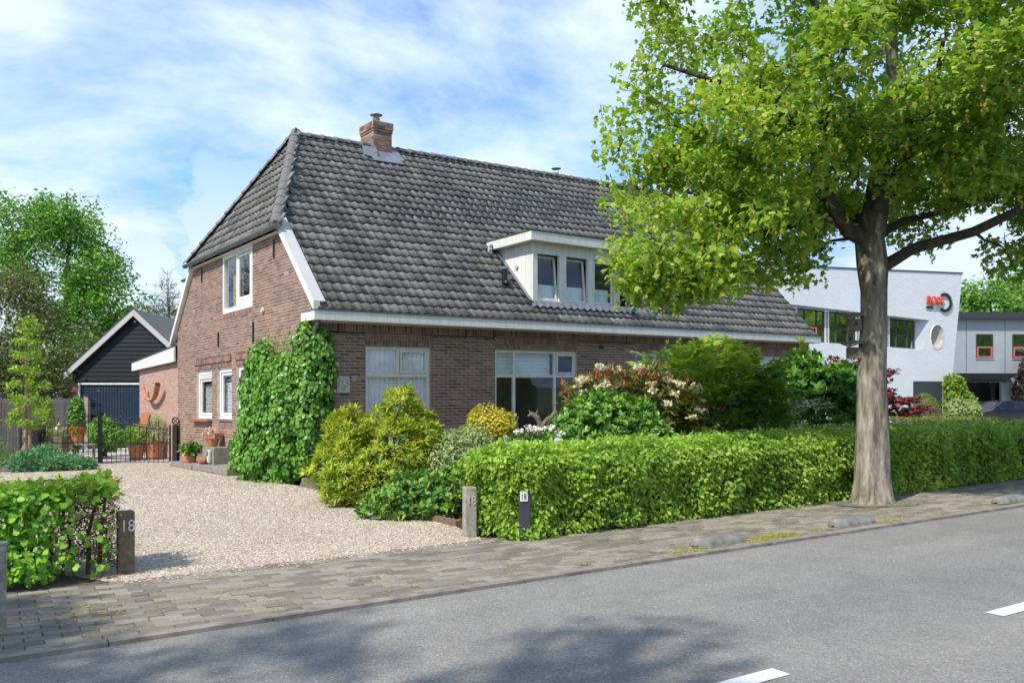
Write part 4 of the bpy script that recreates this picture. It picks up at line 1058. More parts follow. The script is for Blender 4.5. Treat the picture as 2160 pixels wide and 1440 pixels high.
# ================================================================ LINK BUILDING (pale brick annex behind the house)
annex = empty('brick_annex', 'pale pink brick annex with sloping white gutter board between house and garage', 'annex')
_house = house; house = annex
def annex_lohi(z): return (HD+.0, 12.2)
wa = wall('wall', lambda s, z, d: (d+.03, s, z), 0, 2.62, annex_lohi, [], 41, (), M_MORTARP, M_PINK)
house = _house
MB().extr([(-.10,HD+.02,2.58),(-.10,12.6,2.50),(-.10,12.6,2.74),(-.10,HD+.02,2.97)], (.05,0,0)).build('gutter_board', M_WHITE, annex, bevel=.004)
MB().extr([(-.12,HD+.02,2.975),(-.12,12.62,2.745),(-.12,12.62,2.765),(-.12,HD+.02,2.995)], (3.0,0,0)).build('flat_roof', M_ANTH, annex)
MB().box(.05,3.0,12.1,12.2,0,2.55).build('wall', M_PINK, annex)
# ================================================================ GARAGE
gz = 29.5
garage = empty('garage', 'black boarded garage with grey verge boards and navy ribbed up-and-over door', 'garage', W(-13.14,gz), -AL)
def GP(x, z): return (x, 0, z)
hw = 2.42
MB().box(-2.33,-1.96,.012,.06,0,2.40).box(1.26,2.4,.012,.06,0,2.40).box(-2.33,-2.28,.06,5.5,0,2.42).build('wall', M_MORTARP, garage)
gbk = MB(); 
for i in range(37):
    z = i*.0635; s = -2.33-(i%2)*.11
    while s < -1.99:
        u, v = max(s,-2.33)+.004, min(s+.22,-1.985)-.004
        if v-u > .03: gbk.box(u, v, -.0, .03, z+.005, z+.058, rng.random())
        s += .22
gbk.build('bricks', M_GBRICK, garage, kind='stuff')
fm = MB(); fm.box(-1.985,-1.93,-.03,.05,.1,2.20); fm.box(-1.985,1.3,-.03,.05,2.20,2.26)
gd = MB().box(-1.93,1.25,.03,.04,.1,2.20).build('garage_door', M_NAVY, garage); fm.build('door_frame', M_WHITE, gd, bevel=.003)
x = -1.92
while x < 1.2:
    MB().extr([(x,.03,.11),(x+.008,.018,.11),(x+.082,.018,.11),(x+.09,.03,.11)], (0,0,2.08)).build('door_rib', M_NAVY, gd); x += .1
MB().box(.62,.74,-.02,.0,.98,1.02).build('door_handle', M_ZINC, gd); MB().box(-.02,.12,-.004,.002,.55,.57).build('door_plate', M_ZINC, gd)
nb = 17
for k in range(nb):
    z0 = 2.36+k*.146; z1 = z0+.155
    sl = (4.62-z0)/(4.62-2.36)*2.28; 
    if sl < .10: continue
    s2 = max(.02, (4.62-z1)/(4.62-2.36)*2.28)
    MB().add([(-sl,-.035,z0),(sl,-.035,z0),(s2,-.008,z1),(-s2,-.008,z1),(-sl,.0,z0),(sl,.0,z0)], [(0,1,2,3),(1,0,4,5)]).build('board', M_BOARD, garage)
MB().box(-2.1,2.2,-.03,.0,2.265,2.36).build('board', M_BOARD, garage)
for sg in (-1, 1):
    o = MB().extr([(0,-.20,4.83),(sg*2.42,-.20,2.60),(sg*2.42,-.20,2.36),(0,-.20,4.58)], (0,.03,0)).build('verge_board', M_GREYFAS, garage)
    MB().extr([(0,-.22,4.835),(sg*2.44,-.22,2.60),(sg*2.44,-.22,2.63),(0,-.22,4.865)], (0,.05,0)).build('verge_capping', M_ANTH, o)
    MB().extr([(0,-.17,4.82),(sg*2.45,-.17,2.58),(sg*2.45,-.17,2.52),(0,-.17,4.74)], (0,5.8,0)).build('roof', M_TILE, garage)
MB().tube([(-2.42,-.12,2.45),(-2.42,-.12,.0)],.04,8).build('downpipe', M_BLACK, garage)
MB().extr([(-.04,-.02,4.36),(.05,-.02,4.36),(.03,-.02,4.42)],(0,-.08,.02)).build('gable_bracket', M_GREYFAS, garage)
# ================================================================ WHITE OFFICE BUILDING
def office():
    s = 50/42
    P0 = W(22.38*s, 42*s); ang = math.radians(20)      # right end of the facade, face runs back-left
    root = empty('office_building', 'white brick office block with leaning end, ribbon windows and round niche', 'building', (P0.x, P0.y, far_drop(26,50)), -AL+ang)
    ex = lambda v: (v-1.43)*s+1.43-far_drop(26,50)
    L0 = -15.5
    top_l, top_r = ex(7.07)-.05, ex(7.28)
    def lean(z): return -1.15*(1-z/top_r)              # right edge leans out towards the top
    # facade with ribbon opening and gate opening, as strips
    rb0, rb1 = ex(3.62), ex(5.15)
    mb = MB()
    ribL, ribR_t, ribR_b = -13.0, -2.55, -2.95
    rt = lambda x: ex(5.40)+(x+13.0)*(-.048*s) ; rbm = lambda x: ex(3.75)+(x+13.0)*(-.034)
    gate0, gate1, gz1 = -3.75, -1.55, ex(1.92)
    V = [(L0,0,0),(gate0,0,0),(gate0,0,gz1),(gate1,0,gz1),(gate1,0,0),(lean(0),0,0),(0,0,top_r),(L0,0,top_l),
         (L0,0,rt(L0)),(ribR_t,0,rt(ribR_t)),(ribR_b,0,rbm(ribR_b)),(L0,0,rbm(L0))]
    mb.add(V, [(0,1,2,10,11),(2,3,10),(3,4,5,6,9,10),(6,7,8,9)])
    # end wall and back
    mb.add([(lean(0),0,0),(0,0,top_r),(3,14,top_r),(1.5,14,0)], [(0,3,2,1)])
    me_o = mb.build('facade', M_WBRICK, root)
    uv = me_o.data.uv_layers.new(name='uv')
    for lp in me_o.data.loops:
        c = me_o.data.vertices[lp.vertex_index].co; uv.data[lp.index].uv = (c.x+c.y, c.z)
    MB().add([(L0,-.03,top_l),(.02,-.03,top_r),(3,14,top_r),(L0,14,top_l)], [(0,1,2,3)]).extr([(L0,-.04,top_l),(.03,-.04,top_r),(.03,-.04,top_r+.07),(L0,-.04,top_l+.07)],(0,.04,0)).build('roof_edge', M_ANTH, root)
    # recess of the ribbon window
    dp = .55
    rc = MB(); rc.add([(L0,0,rt(L0)),(ribR_t,0,rt(ribR_t)),(ribR_t-.45,dp,rt(ribR_t)-.02),(L0,dp,rt(L0)-.02)], [(0,1,2,3)]); rc.add([(ribR_t,0,rt(ribR_t)),(ribR_b,0,rbm(ribR_b)),(ribR_b-.2,dp,rbm(ribR_b)),(ribR_t-.45,dp,rt(ribR_t)-.02)], [(0,1,2,3)]); rc.add([(L0,0,rbm(L0)),(ribR_b,0,rbm(ribR_b)),(ribR_b-.2,dp,rbm(ribR_b)),(L0,dp,rbm(L0))], [(3,2,1,0)])
    rc.build('window_recess', M_PANEL, root)
    xs0 = -13.0; end = ribR_b-.25; bayw = 1.85
    x = end; k = 0
    while x > L0+.5:
        x0 = x-bayw
        zt = lambda q: rt(q)-.06; zb = lambda q: rbm(q)+.02
        w = MB()
        def vb(a, b, y0=dp-.10, y1=dp): w.add([(a,y0,zb(a)),(b,y0,zb(b)),(b,y0,zt(b)),(a,y0,zt(a)),(a,y1,zb(a)),(b,y1,zb(b)),(b,y1,zt(b)),(a,y1,zt(a))], [(0,1,2,3),(0,4,5,1),(1,5,6,2),(3,2,6,7),(0,3,7,4)])
        for q in (x0, x0+.48, x0+1.30, x-.07): vb(q, q+.07)
        for q0, q1, f in ((x0,x,0),(x0,x,1)):
            z = lambda v: (zb(v) if f == 0 else zt(v)-.08)
            w.add([(q0,dp-.10,z(q0)),(q1,dp-.10,z(q1)),(q1,dp-.10,z(q1)+.08),(q0,dp-.10,z(q0)+.08)], [(0,1,2,3)])
        hm = (zb(x0+.9)*.55+zt(x0+.9)*.45); w.box(x0+.55, x0+1.30, dp-.10, dp, hm, hm+.07)
        wo = w.build('window', M_ANTH, root)
        for a, b in ((x0+.07,x0+.48),(x0+1.37,x-.07)): MB().quad((a,dp-.04,zb(a)),(b,dp-.04,zb(b)),(b,dp-.04,zt(b)),(a,dp-.04,zt(a))).build('pane', M_OFFG, wo)
        MB().quad((x0+.55,dp-.04,hm),(x0+1.30,dp-.04,hm),(x0+1.30,dp-.04,zt(x0+.9)),(x0+.55,dp-.04,zt(x0+.9))).build('pane', M_OFFG, wo)
        MB().quad((x0+.55,dp-.04,zb(x0+.9)),(x0+1.30,dp-.04,zb(x0+.9)),(x0+1.30,dp-.04,hm),(x0+.55,dp-.04,hm)).build('pane', M_OFFG, wo)
        if k % 2 == 1:
            c0, c1, d0, d1 = x0+.55, x0+1.30, zb(x0+.9)+.08, hm
            f = MB().box(c0,c0+.06,dp-.14,dp-.1,d0,d1).box(c1-.06,c1,dp-.14,dp-.1,d0,d1).box(c0+.06,c1-.06,dp-.14,dp-.1,d0,d0+.06).box(c0+.06,c1-.06,dp-.14,dp-.1,d1-.06,d1); f.build('sash', M_CORAL, wo)
        # ventilation louvre between bays
        lv = MB().box(x0-.30,x0-.0,dp-.12,dp-.06,zb(x0),zt(x0)); lo = lv.build('louvre_frame', M_WHITE, wo)
        sl = MB(); z = zb(x0)+.06
        while z < zt(x0)-.1: sl.box(x0-.22,x0-.08,dp-.126,dp-.121,z,z+.05); z += .095
        sl.build('louvre_slot', M_ANTH, wo)
        x = x0-.30; k += 1
    # oval niche: concave bowl in a ring
    ox, oz = -1.95*1.0, ex(4.09); rw, rh = .50, .72
    nb = MB(); m, n = 6, 28
    for j in range(m+1):
        f = 1-j/m; yv = -.012 if j == 0 else .02+.0*j
        for i in range(n):
            a = 2*math.pi*i/n; nb.v.append((ox+rw*f*math.cos(a)*1.0, -.012+(.34*(1-f*f)), oz+rh*f*math.sin(a))); nb.t.append(.5)
    for j in range(m):
        for i in range(n): nb.f.append((j*n+i, j*n+(i+1)%n, (j+1)*n+(i+1)%n, (j+1)*n+i))
    # push the bowl in by cutting it proud of a thin rim: rim ring
    rim = MB()
    for i in range(n):
        a, b = 2*math.pi*i/n, 2*math.pi*(i+1)/n
        q = lambda t, f, y: (ox+rw*f*math.cos(t), y, oz+rh*f*math.sin(t))
        rim.quad(q(a,1.0,-.36), q(b,1.0,-.36), q(b,1.06,-.0), q(a,1.06,-.0)) if False else rim.quad(q(a,1.0,-.03), q(b,1.0,-.03), q(b,1.07,-.0), q(a,1.07,-.0))
    return root, ex, lean, nb, rim, (ox, oz, rw, rh), (gate0, gate1, gz1), s
def office_glass():
    t = NT('office_glass'); g = t.n('ShaderNodeBsdfGlossy'); g.inputs['Roughness'].default_value = .03; g.inputs[0].default_value = (.75,.80,.78,1)
    wobn = t.bump(t.noise(t.coord(), .9, 3), .12, .06); t.l(wobn, g.inputs['Normal'])
    d = t.n('ShaderNodeBsdfDiffuse'); d.inputs[0].default_value = (.03,.04,.035,1)
    mx = t.n('ShaderNodeMixShader'); mx.inputs[0].default_value = .8; t.l(d.outputs[0], mx.inputs[1]); t.l(g.outputs[0], mx.inputs[2]); t.l(mx.outputs[0], t.out.inputs[0]); return t.m
M_OFFG = office_glass()
off, oex, olean, nb, rim, (ox, oz, rw, rh), (og0, og1, ogz), osc = office()
# real recess for the niche: cut the facade open and set the bowl behind it
def cut_niche():
    from mathutils.geometry import tessellate_polygon
    import bmesh
    fac = [c for c in off.children if c.name.startswith('facade')][0]; n = 28
    ring = [Vector((ox+rw*math.cos(2*math.pi*i/n), 0, oz+rh*math.sin(2*math.pi*i/n))) for i in range(n)]
    bm = bmesh.new(); bm.from_mesh(fac.data); uvl = bm.loops.layers.uv.active
    tgt = [f for f in bm.faces if len(f.verts) == 6 and abs(f.normal.y) > .9][0]
    outer = [v.co.copy() for v in tgt.verts]; bm.faces.remove(tgt)
    to2 = lambda L_: [Vector((p.x, p.z, 0)) for p in L_]
    pts = outer+ring; vs = [bm.verts.new(p) for p in pts]
    for t in tessellate_polygon([to2(outer), to2(ring)]):
        try: bm.faces.new([vs[i] for i in t])
        except ValueError: pass
    bmesh.ops.recalc_face_normals(bm, faces=bm.faces)
    for f in bm.faces:
        for lp in f.loops: lp[uvl].uv = (lp.vert.co.x+lp.vert.co.y, lp.vert.co.z)
    bm.to_mesh(fac.data); bm.free()
cut_niche()
for i in range(len(nb.v)): nb.v[i] = (nb.v[i][0], nb.v[i][1]+.012, nb.v[i][2])
nb.build('round_niche', M_CONC, off, True); rim.build('niche_rim', M_WHITE, off)
# black sliding gate in the undercroft
bg_ = MB().box(og0-.2,og1+.02,.02,.08,.0,ogz).build('gate_panel', M_ANTH, off)
MB().box(og1+.02,og1+.42,-.03,.06,0,ogz+.02).build('gate_post', M_WOODG, off); MB().box(og1-1.0,og1-.4,.0,.02,1.0,1.04).build('gate_bar', M_ZINC, off)
MB().box(og1+.46,og1+.60,-.06,.0,1.25,1.62).build('letter_box', M_RED, off)
# sign: red letters, dark gear, small dark word
def text(txt, size, mat, parent, loc, rot=(math.pi/2,0,0), extrude=.03, name='lettering', sx=1.0, bold=0, font=None):
    cu = bpy.data.curves.new(name, 'FONT'); cu.body = txt; cu.size = size; cu.extrude = extrude; cu.offset = bold; cu.materials.append(mat)
    t = bpy.data.objects.new('text_source', cu); COL.objects.link(t); dg = bpy.context.evaluated_depsgraph_get()
    me = bpy.data.meshes.new_from_object(t.evaluated_get(dg)); bpy.data.objects.remove(t)
    o = bpy.data.objects.new(name, me); link(o, parent); o.location = loc; o.rotation_euler = rot; o.scale = (sx,1,1); return o
sgn = MB(); gx, gz_ = -1.42, oex(5.80); R1, R2 = .40, .56; n = 26
sg = empty('company_sign', 'BOIX EUROPE sign with red letters and dark green gear on the white facade', 'sign')
sg.parent = None
sgM = off.location.copy(); sg.location = sgM; sg.rotation_euler = off.rotation_euler
gr = MB()
for i in range(n*2):
    a, b = -2.25+4.5*i/(n*2), -2.25+4.5*(i+1)/(n*2)
    ro = R2 if i % 2 == 0 else R2-.09
    pts = [(gx+R1*math.cos(a)*.95,gz_+R1*math.sin(a)),(gx+ro*math.cos(a),gz_+ro*math.sin(a)),(gx+ro*math.cos(b),gz_+ro*math.sin(b)),(gx+R1*math.cos(b)*.95,gz_+R1*math.sin(b))]
    gr.extr([(p[0],-.03,p[1]) for p in pts], (0,-.07,0))
gr.build('gear', M_GEAR, sg)
text('BOIX', .66, M_RED, sg, (-2.86, -.13, oex(5.66)), name='lettering', extrude=.04, sx=.80, bold=.012)
text('EUROPE', .17, M_ANTH, sg, (-2.82, -.05, oex(5.475)), name='lettering', extrude=.02, sx=.85, bold=.006)
# ---- lower grey panelled wing behind
def wing():
    Z0 = 58.0; s = Z0/40; X0 = 20.3*s
    gzz = far_drop(30,58)
    root = empty('office_wing', 'grey aluminium panelled office wing with dark flat roof and red-framed windows', 'building', W(X0, Z0, gzz), -AL+math.radians(2))
    e = lambda v: (v-1.43)*s+1.43-gzz
    b0 = e(1.90)
    MB().box(0,14,0,.2,b0,e(4.95)).build('wall', M_PANEL, root)
    for k in range(4):
        xx = 1.75+k*2.72*1.0
        MB().box(xx,xx+.03,-.012,.0,b0,e(4.9)).build('panel_joint', M_ANTH, root)
    for k in range(1, 6): MB().box(0,14,-.004,.0,b0+k*.62,b0+k*.62+.012).build('panel_joint', M_GREYFAS, root)
    MB().extr([(-1,-.5,e(4.88)),(14,-.5,e(4.88)),(14,-.5,e(5.18)),(-1,-.5,e(5.18))],(0,9,0)).build('roof', M_ANTH, root)
    for (wx, wl_) in ((2.50,1.06),(5.05,1.06)):
        w = MB().box(wx-.06,wx,-.05,.1,e(3.03),e(4.17)).box(wx+wl_,wx+wl_+.06,-.05,.1,e(3.03),e(4.17)).box(wx,wx+wl_,-.05,.1,e(4.12),e(4.17)).box(wx,wx+wl_,-.05,.1,e(3.03),e(3.07)).box(wx,wx+wl_,-.05,.1,e(3.56),e(3.60)).build('window', M_ANTH, root)
        MB().quad((wx,-.01,e(3.05)),(wx+wl_,-.01,e(3.05)),(wx+wl_,-.01,e(4.14)),(wx,-.01,e(4.14))).build('pane', M_OFFG, w)
        z0, z1 = e(3.07), e(3.56)
        MB().box(wx,wx+.07,-.09,-.05,z0,z1).box(wx+wl_-.07,wx+wl_,-.09,-.05,z0,z1).box(wx+.07,wx+wl_-.07,-.09,-.05,z0,z0+.07).box(wx+.07,wx+wl_-.07,-.09,-.05,z1-.07,z1).build('sash', M_CORAL, w)
        MB().box(wx-.1,wx+wl_+.1,-.07,.0,e(2.98),e(3.03)).build('sill', M_PANEL, w)
    lw = MB().box(4.25,14,.02,.25,-.1,b0).build('wall', M_WBRICK, root); uv = lw.data.uv_layers.new(name='uv')
    for lp in lw.data.loops: c = lw.data.vertices[lp.vertex_index].co; uv.data[lp.index].uv = (c.x+c.y, c.z)
    MB().box(-1,9,1.2,1.3,-.1,b0).build('undercroft', M_BLACK, root); MB().box(3.7,3.95,.3,.5,-.1,b0).build('column', M_ANTH, root)
    MB().extr([(-1,-1.6,e(1.95)),(3.6,-1.6,e(1.95)),(4.6,-.02,e(2.25)),(-1,-.02,e(2.25))],(0,0,-.12)).extr([(-1,-1.6,e(1.98)),(3.6,-1.6,e(1.98)),(4.7,-1.58,e(2.28)),(-1,-1.58,e(2.28))],(0,1.4,0)).build('canopy', M_BLACK, root)
wing()
# ================================================================ CARS
def car(name, label, loc, rz, paint, bodyw=1.62):
    root = empty(name, label, 'car', loc, rz, 'cars parked by the office')
    hwid = bodyw/2
    # side profile (x forward, z up), lofted across the width
    low = [(1.80,.32),(1.86,.48),(1.80,.66),(1.55,.80),(.95,.92),(-1.62,.98),(-1.80,.80),(-1.84,.52),(-1.76,.32)]
    mb = MB()
    ys = [(-hwid+.0,.94),(-hwid-.02,1.0),(-hwid*.6,1.015),(0,1.02),(hwid*.6,1.015),(hwid+.02,1.0),(hwid,.94)]
    rings = []
    secs = [(-hwid,.97,.0),(-hwid*.93,1.0,.02),(-.35,1.015,.035),(.35,1.015,.035),(hwid*.93,1.0,.02),(hwid,.97,.0)]
    for y, sc, up in secs: rings.append([(x*sc, y, z+(up if z > .5 else 0)) for x, z in low])
    n = len(low); vs = [p for r in rings for p in r]; fs = []
    for a in range(len(rings)-1):
        for i in range(n): fs.append((a*n+i, a*n+(i+1)%n, (a+1)*n+(i+1)%n, (a+1)*n+i))
    fs += [tuple(range(n))[::-1], tuple(range((len(rings)-1)*n, len(rings)*n))]
    mb.add(vs, fs); mb.build('body', paint, root, True)
    # cabin: roof, pillars, glass
    cab_b = [(.98,.92),(-1.66,.98)]; cab_t = [(.15,1.42),(-1.18,1.43)]
    wi, wt = hwid-.06, hwid-.24
    R = MB(); rt = [(.15,-wt,1.40),(.15,wt,1.40),(-1.2,wt,1.42),(-1.2,-wt,1.42),(-.5,-wt,1.46),(-.5,wt,1.46)]
    R.add([(.20,-wt,1.385),(.20,wt,1.385),(-.5,wt,1.465),(-.5,-wt,1.465),(-1.25,wt,1.41),(-1.25,-wt,1.41)], [(0,1,2,3),(3,2,4,5)])
    for sg_ in (-1,1):
        R.tube([(.98,sg_*wi,.93),(.20,sg_*wt,1.385)],.028,6); R.tube([(.20,sg_*wt,1.385),(-.5,sg_*wt,1.455),(-1.25,sg_*wt,1.40)],.03,6); R.tube([(-1.68,sg_*wi,.98),(-1.25,sg_*wt,1.40)],.045,6); R.tube([(-.50,sg_*wi,.95),(-.50,sg_*wt,1.45)],.03,6)
        R.add([(-1.25,sg_*wt,1.40),(-1.70,sg_*wi,.98),(-1.28,sg_*wi,.98),(-1.10,sg_*(wt+.01),1.38)], [(0,1,2,3)])
    R.build('roof', paint, root, True)
    MB().quad((.98,-wi,.93),(.98,wi,.93),(.2,wt,1.38),(.2,-wt,1.38)).build('windscreen', M_GLASSD, root); MB().quad((-1.68,-wi,.98),(-1.68,wi,.98),(-1.25,wt,1.40),(-1.25,-wt,1.40)).build('rear_window', M_GLASSD, root)
    for sg_ in (-1,1):
        MB().quad((.92,sg_*wi,.93),(-.5,sg_*wi,.95),(-.5,sg_*wt,1.44),(.2,sg_*wt,1.38)).build('side_window', M_GLASSD, root); MB().quad((-.53,sg_*wi,.95),(-1.62,sg_*wi,.97),(-1.22,sg_*wt,1.40),(-.53,sg_*wt,1.44)).build('side_window', M_GLASSD, root)
        MB().sphere((.66,sg_*(hwid+.10),1.0),(.05,.09,.06)).build('wing_mirror', paint, root, True); MB().sphere((1.68,sg_*(hwid-.2),.66),(.14,.13,.08)).build('headlight', M_LAMPG, root, True)
        MB().sphere((-1.76,sg_*(hwid-.12),.78),(.06,.09,.12)).build('tail_light', M_RED, root, True)
        MB().box(-.2,-.02,sg_*(hwid+.0)-.02,sg_*(hwid+.0)+.03,.80,.83).build('door_handle', paint, root)
        for wx in (1.22,-1.24):
            w = MB().lathe([(.19,-.09),(.27,-.09),(.29,-.06),(.29,.06),(.27,.09),(.19,.09)],20,(wx,sg_*(hwid-.06),.29),'Y').build('wheel', M_RUBBER, root, True)
            rr = MB().lathe([(.0,.0),(.05,.02),(.06,.0)],12,(wx,sg_*(hwid+.02),.29),'Y')
            for k in range(5):
                a = k*1.2566; rr.extr([(wx+math.cos(a+q)*f,sg_*(hwid+.012),.29+math.sin(a+q)*f) for q, f in ((-.35,.06),(-.30,.19),(.30,.19),(.35,.06))],(0,.02*sg_,0))
            rr.lathe([(.175,-.02),(.195,.02),(.175,.02)],20,(wx,sg_*(hwid+.01),.29),'Y'); rr.build('rim', M_RIM, w, True)
            MB().lathe([(.0,-.0),(.18,-.0)],16,(wx,sg_*(hwid-.02),.29),'Y').build('wheel_shade_disc', M_BLACK, w)  # flat black disc added as the shade behind the rim spokes
    return root
car('parked_car', 'charcoal three-door hatchback parked nose-left in front of the office wing', W(29.6,51.5,-.62), -AL+math.pi+.20, M_CAR)
car('parked_car', 'black car half hidden behind the charcoal hatchback', W(29.6,55.5,-.62), -AL+math.pi-.05, M_CAR2)

# ================================================================ BIG SYCAMORE
def sycamore():
    rg = np.random.default_rng(12)
    T = lambda x, y, z: (x, y, z)
    trunk = [(T(0,0,-.05),.34),(T(-.005,0,.06),.27),(T(0,0,.3),.228),(T(0,0,1.0),.20),(T(-.01,0,1.7),.182),(T(.02,0,2.4),.163),(T(.02,0,2.75),.165),(T(0,0,3.1),.195),(T(-.03,.02,3.45),.185),(T(.06,.05,3.8),.165),(T(.16,.1,4.5),.12),(T(.3,.1,5.4),.09),(T(.3,.1,6.8),.05)]
    limbs = [
        [(T(-.08,0,3.42),.11),(T(-.35,-.1,3.52),.10),(T(-.62,-.2,3.85),.085),(T(-.85,-.3,4.35),.075),(T(-1.15,-.5,4.75),.05),(T(-1.7,-.8,5.0),.03)],
        [(T(-.62,-.2,3.60),.07),(T(-1.1,-.25,3.58),.06),(T(-1.75,-.4,3.42),.05),(T(-2.5,-.6,3.2),.035),(T(-3.2,-.7,2.95),.02)],
        [(T(.10,0,3.05),.085),(T(.45,-.15,3.28),.07),(T(1.1,-.4,3.45),.062),(T(1.9,-.6,3.85),.045),(T(2.8,-.7,4.1),.025)],
        [(T(.08,.05,3.5),.07),(T(.6,.4,3.75),.055),(T(1.4,.9,4.0),.04),(T(2.4,1.3,4.3),.025)],
        [(T(.1,.05,3.85),.10),(T(.45,.2,4.3),.085),(T(.8,.3,5.0),.065),(T(1.4,.3,6.0),.04)],
        [(T(-.85,-.3,4.35),.06),(T(-.75,-.5,5.0),.05),(T(-.9,-.6,6.0),.035),(T(-1.2,-.6,7.0),.02)],
        [(T(-.03,.1,3.7),.07),(T(-.6,.7,4.0),.055),(T(-1.4,1.3,4.3),.04),(T(-2.3,1.8,4.5),.02)],
        [(T(0,-.1,3.8),.07),(T(.1,-.8,4.3),.05),(T(.0,-1.6,4.7),.035),(T(-.3,-2.4,5.0),.02)],
        [(T(-1.15,-.5,4.75),.04),(T(-2.0,-.6,5.2),.035),(T(-2.8,-.5,5.5),.02)],
        [(T(.16,.1,4.5),.07),(T(-.3,.3,5.4),.05),(T(-.6,.4,6.6),.03)]]
    lobes = [((.1,0,6.0),(3.05,2.9,2.4)), ((-1.5,-.3,4.6),(1.6,1.5,1.25)), ((-2.45,-.5,3.5),(.95,.9,.85)), ((-2.6,-.6,3.15),(.85,.8,.65)), ((-1.3,-.2,3.75),(.9,.9,.5)), ((-1.7,.9,5.3),(1.4,1.4,1.3)), ((1.9,-.2,4.9),(1.9,1.8,1.1)), ((.4,-1.5,5.2),(1.6,1.4,1.0)), ((.6,1.5,4.8),(2.2,1.5,1.0)), ((2.8,-.4,4.1),(1.2,1.0,.6))]
    cl = clump_cloud(rg, lobes, 375, .30, .56, .42)
    # keep the space under the crown open round the trunk
    cl = [(c, r) for c, r in cl if not (c[2] < 3.95 and math.hypot(c[0]+.1, c[1]) < 1.15) and not (c[2] < 3.2 and c[0] > -1.7 and c[0] < 1.3)]
    # low sprays hanging left and right, as in the street
    for p in ((-3.1,-.6,2.95),(-2.95,-.5,2.7),(-2.75,-.7,2.62),(-2.5,-.5,2.85),(-3.2,-.4,3.3),(-.9,.3,3.3),(-1.3,-.3,3.25),(-1.6,.4,3.2),(-.6,.6,3.45),(-2.2,-.4,2.9),(-1.65,-.2,2.95),(-1.2,.1,3.0),(-.85,.2,3.05),(-2.4,-.9,2.75),(-3.25,-.8,3.05),(1.6,-.4,3.05),(2.0,-.5,3.15),(2.4,-.3,3.2),(1.9,.2,3.35),(2.7,-.6,3.3),(-3.3,0,4.6),(-3.25,.1,5.0),(-3.1,.2,4.2)): cl.append((p, .42))
    def blossom(root, rg, P):
        k = rg.choice(len(P), 3600, replace=False); Q = P[k]; m = 9
        off_ = np.linspace(0,1,m); PP = (Q[:,None,:]+np.stack([.012*rg.normal(size=(len(k),m)), .012*rg.normal(size=(len(k),m)), np.broadcast_to(-.02-.12*off_,(len(k),m))],-1)).reshape(-1,3)
        leaves('blossom', PUFF, PP, rnd(rg,len(PP)), rnd(rg,len(PP)), .030*(.7+.6*rg.random(len(PP))), rg.random(len(PP)), M_BLOS, root)
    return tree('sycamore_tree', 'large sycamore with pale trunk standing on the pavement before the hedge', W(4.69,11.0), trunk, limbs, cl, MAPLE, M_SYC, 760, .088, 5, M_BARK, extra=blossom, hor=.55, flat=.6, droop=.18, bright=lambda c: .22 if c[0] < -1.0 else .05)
syc = sycamore()
copy_tree(syc, W(-9.4,2.2), 1.9, 1.0, 'sycamore on the pavement left of the view, shading the road')
copy_tree(syc, W(-10.4,-7.2), 2.6, 1.5, 'second sycamore across the road, behind the viewpoint to the left')
copy_tree(syc, W(-7.2,-5.0), 4.1, 1.5, 'sycamore across the road behind the viewpoint, shading the road')
for i, (X, Z, r) in enumerate(((9,-17,.7),(17,-6,2.2),(26,5,3.4),(38,14,5.0),(50,24,1.1))):
    copy_tree(syc, W(X,Z), r, 1.15+.1*(i%3), ['sycamore across the road, right behind the viewpoint','second sycamore across the road to the right','third sycamore across the road to the right','fourth sycamore across the road to the right','fifth sycamore across the road to the right'][i])
# bird boxes on the trunk
def birdbox(label, z, hh, rw_):
    r = empty('nest_box', label, 'nest box', W(4.69-.25, 10.98, z), -AL+.1)
    MB().box(-.075,.08,-.06,.06,0,hh).build('box', M_DRIFT, r, bevel=.004); MB().extr([(-.135,-.12,hh-.01),(.09,-.09,hh+.05),(.09,.10,hh+.07),(-.135,.10,hh+.05)],(0,0,.03)).build('lid', M_DRIFT, r)
    MB().lathe([(.0,0),(.02,0)],10,(-.01,-.083,hh*.6),'Y').build('entrance_hole', M_BLACK, r)
birdbox('small grey nest box on the left of the sycamore trunk, the upper one', 2.24, .15, .2); birdbox('small nest box with mossy lid on the left of the sycamore trunk, the lower one', 1.88, .15, .2)
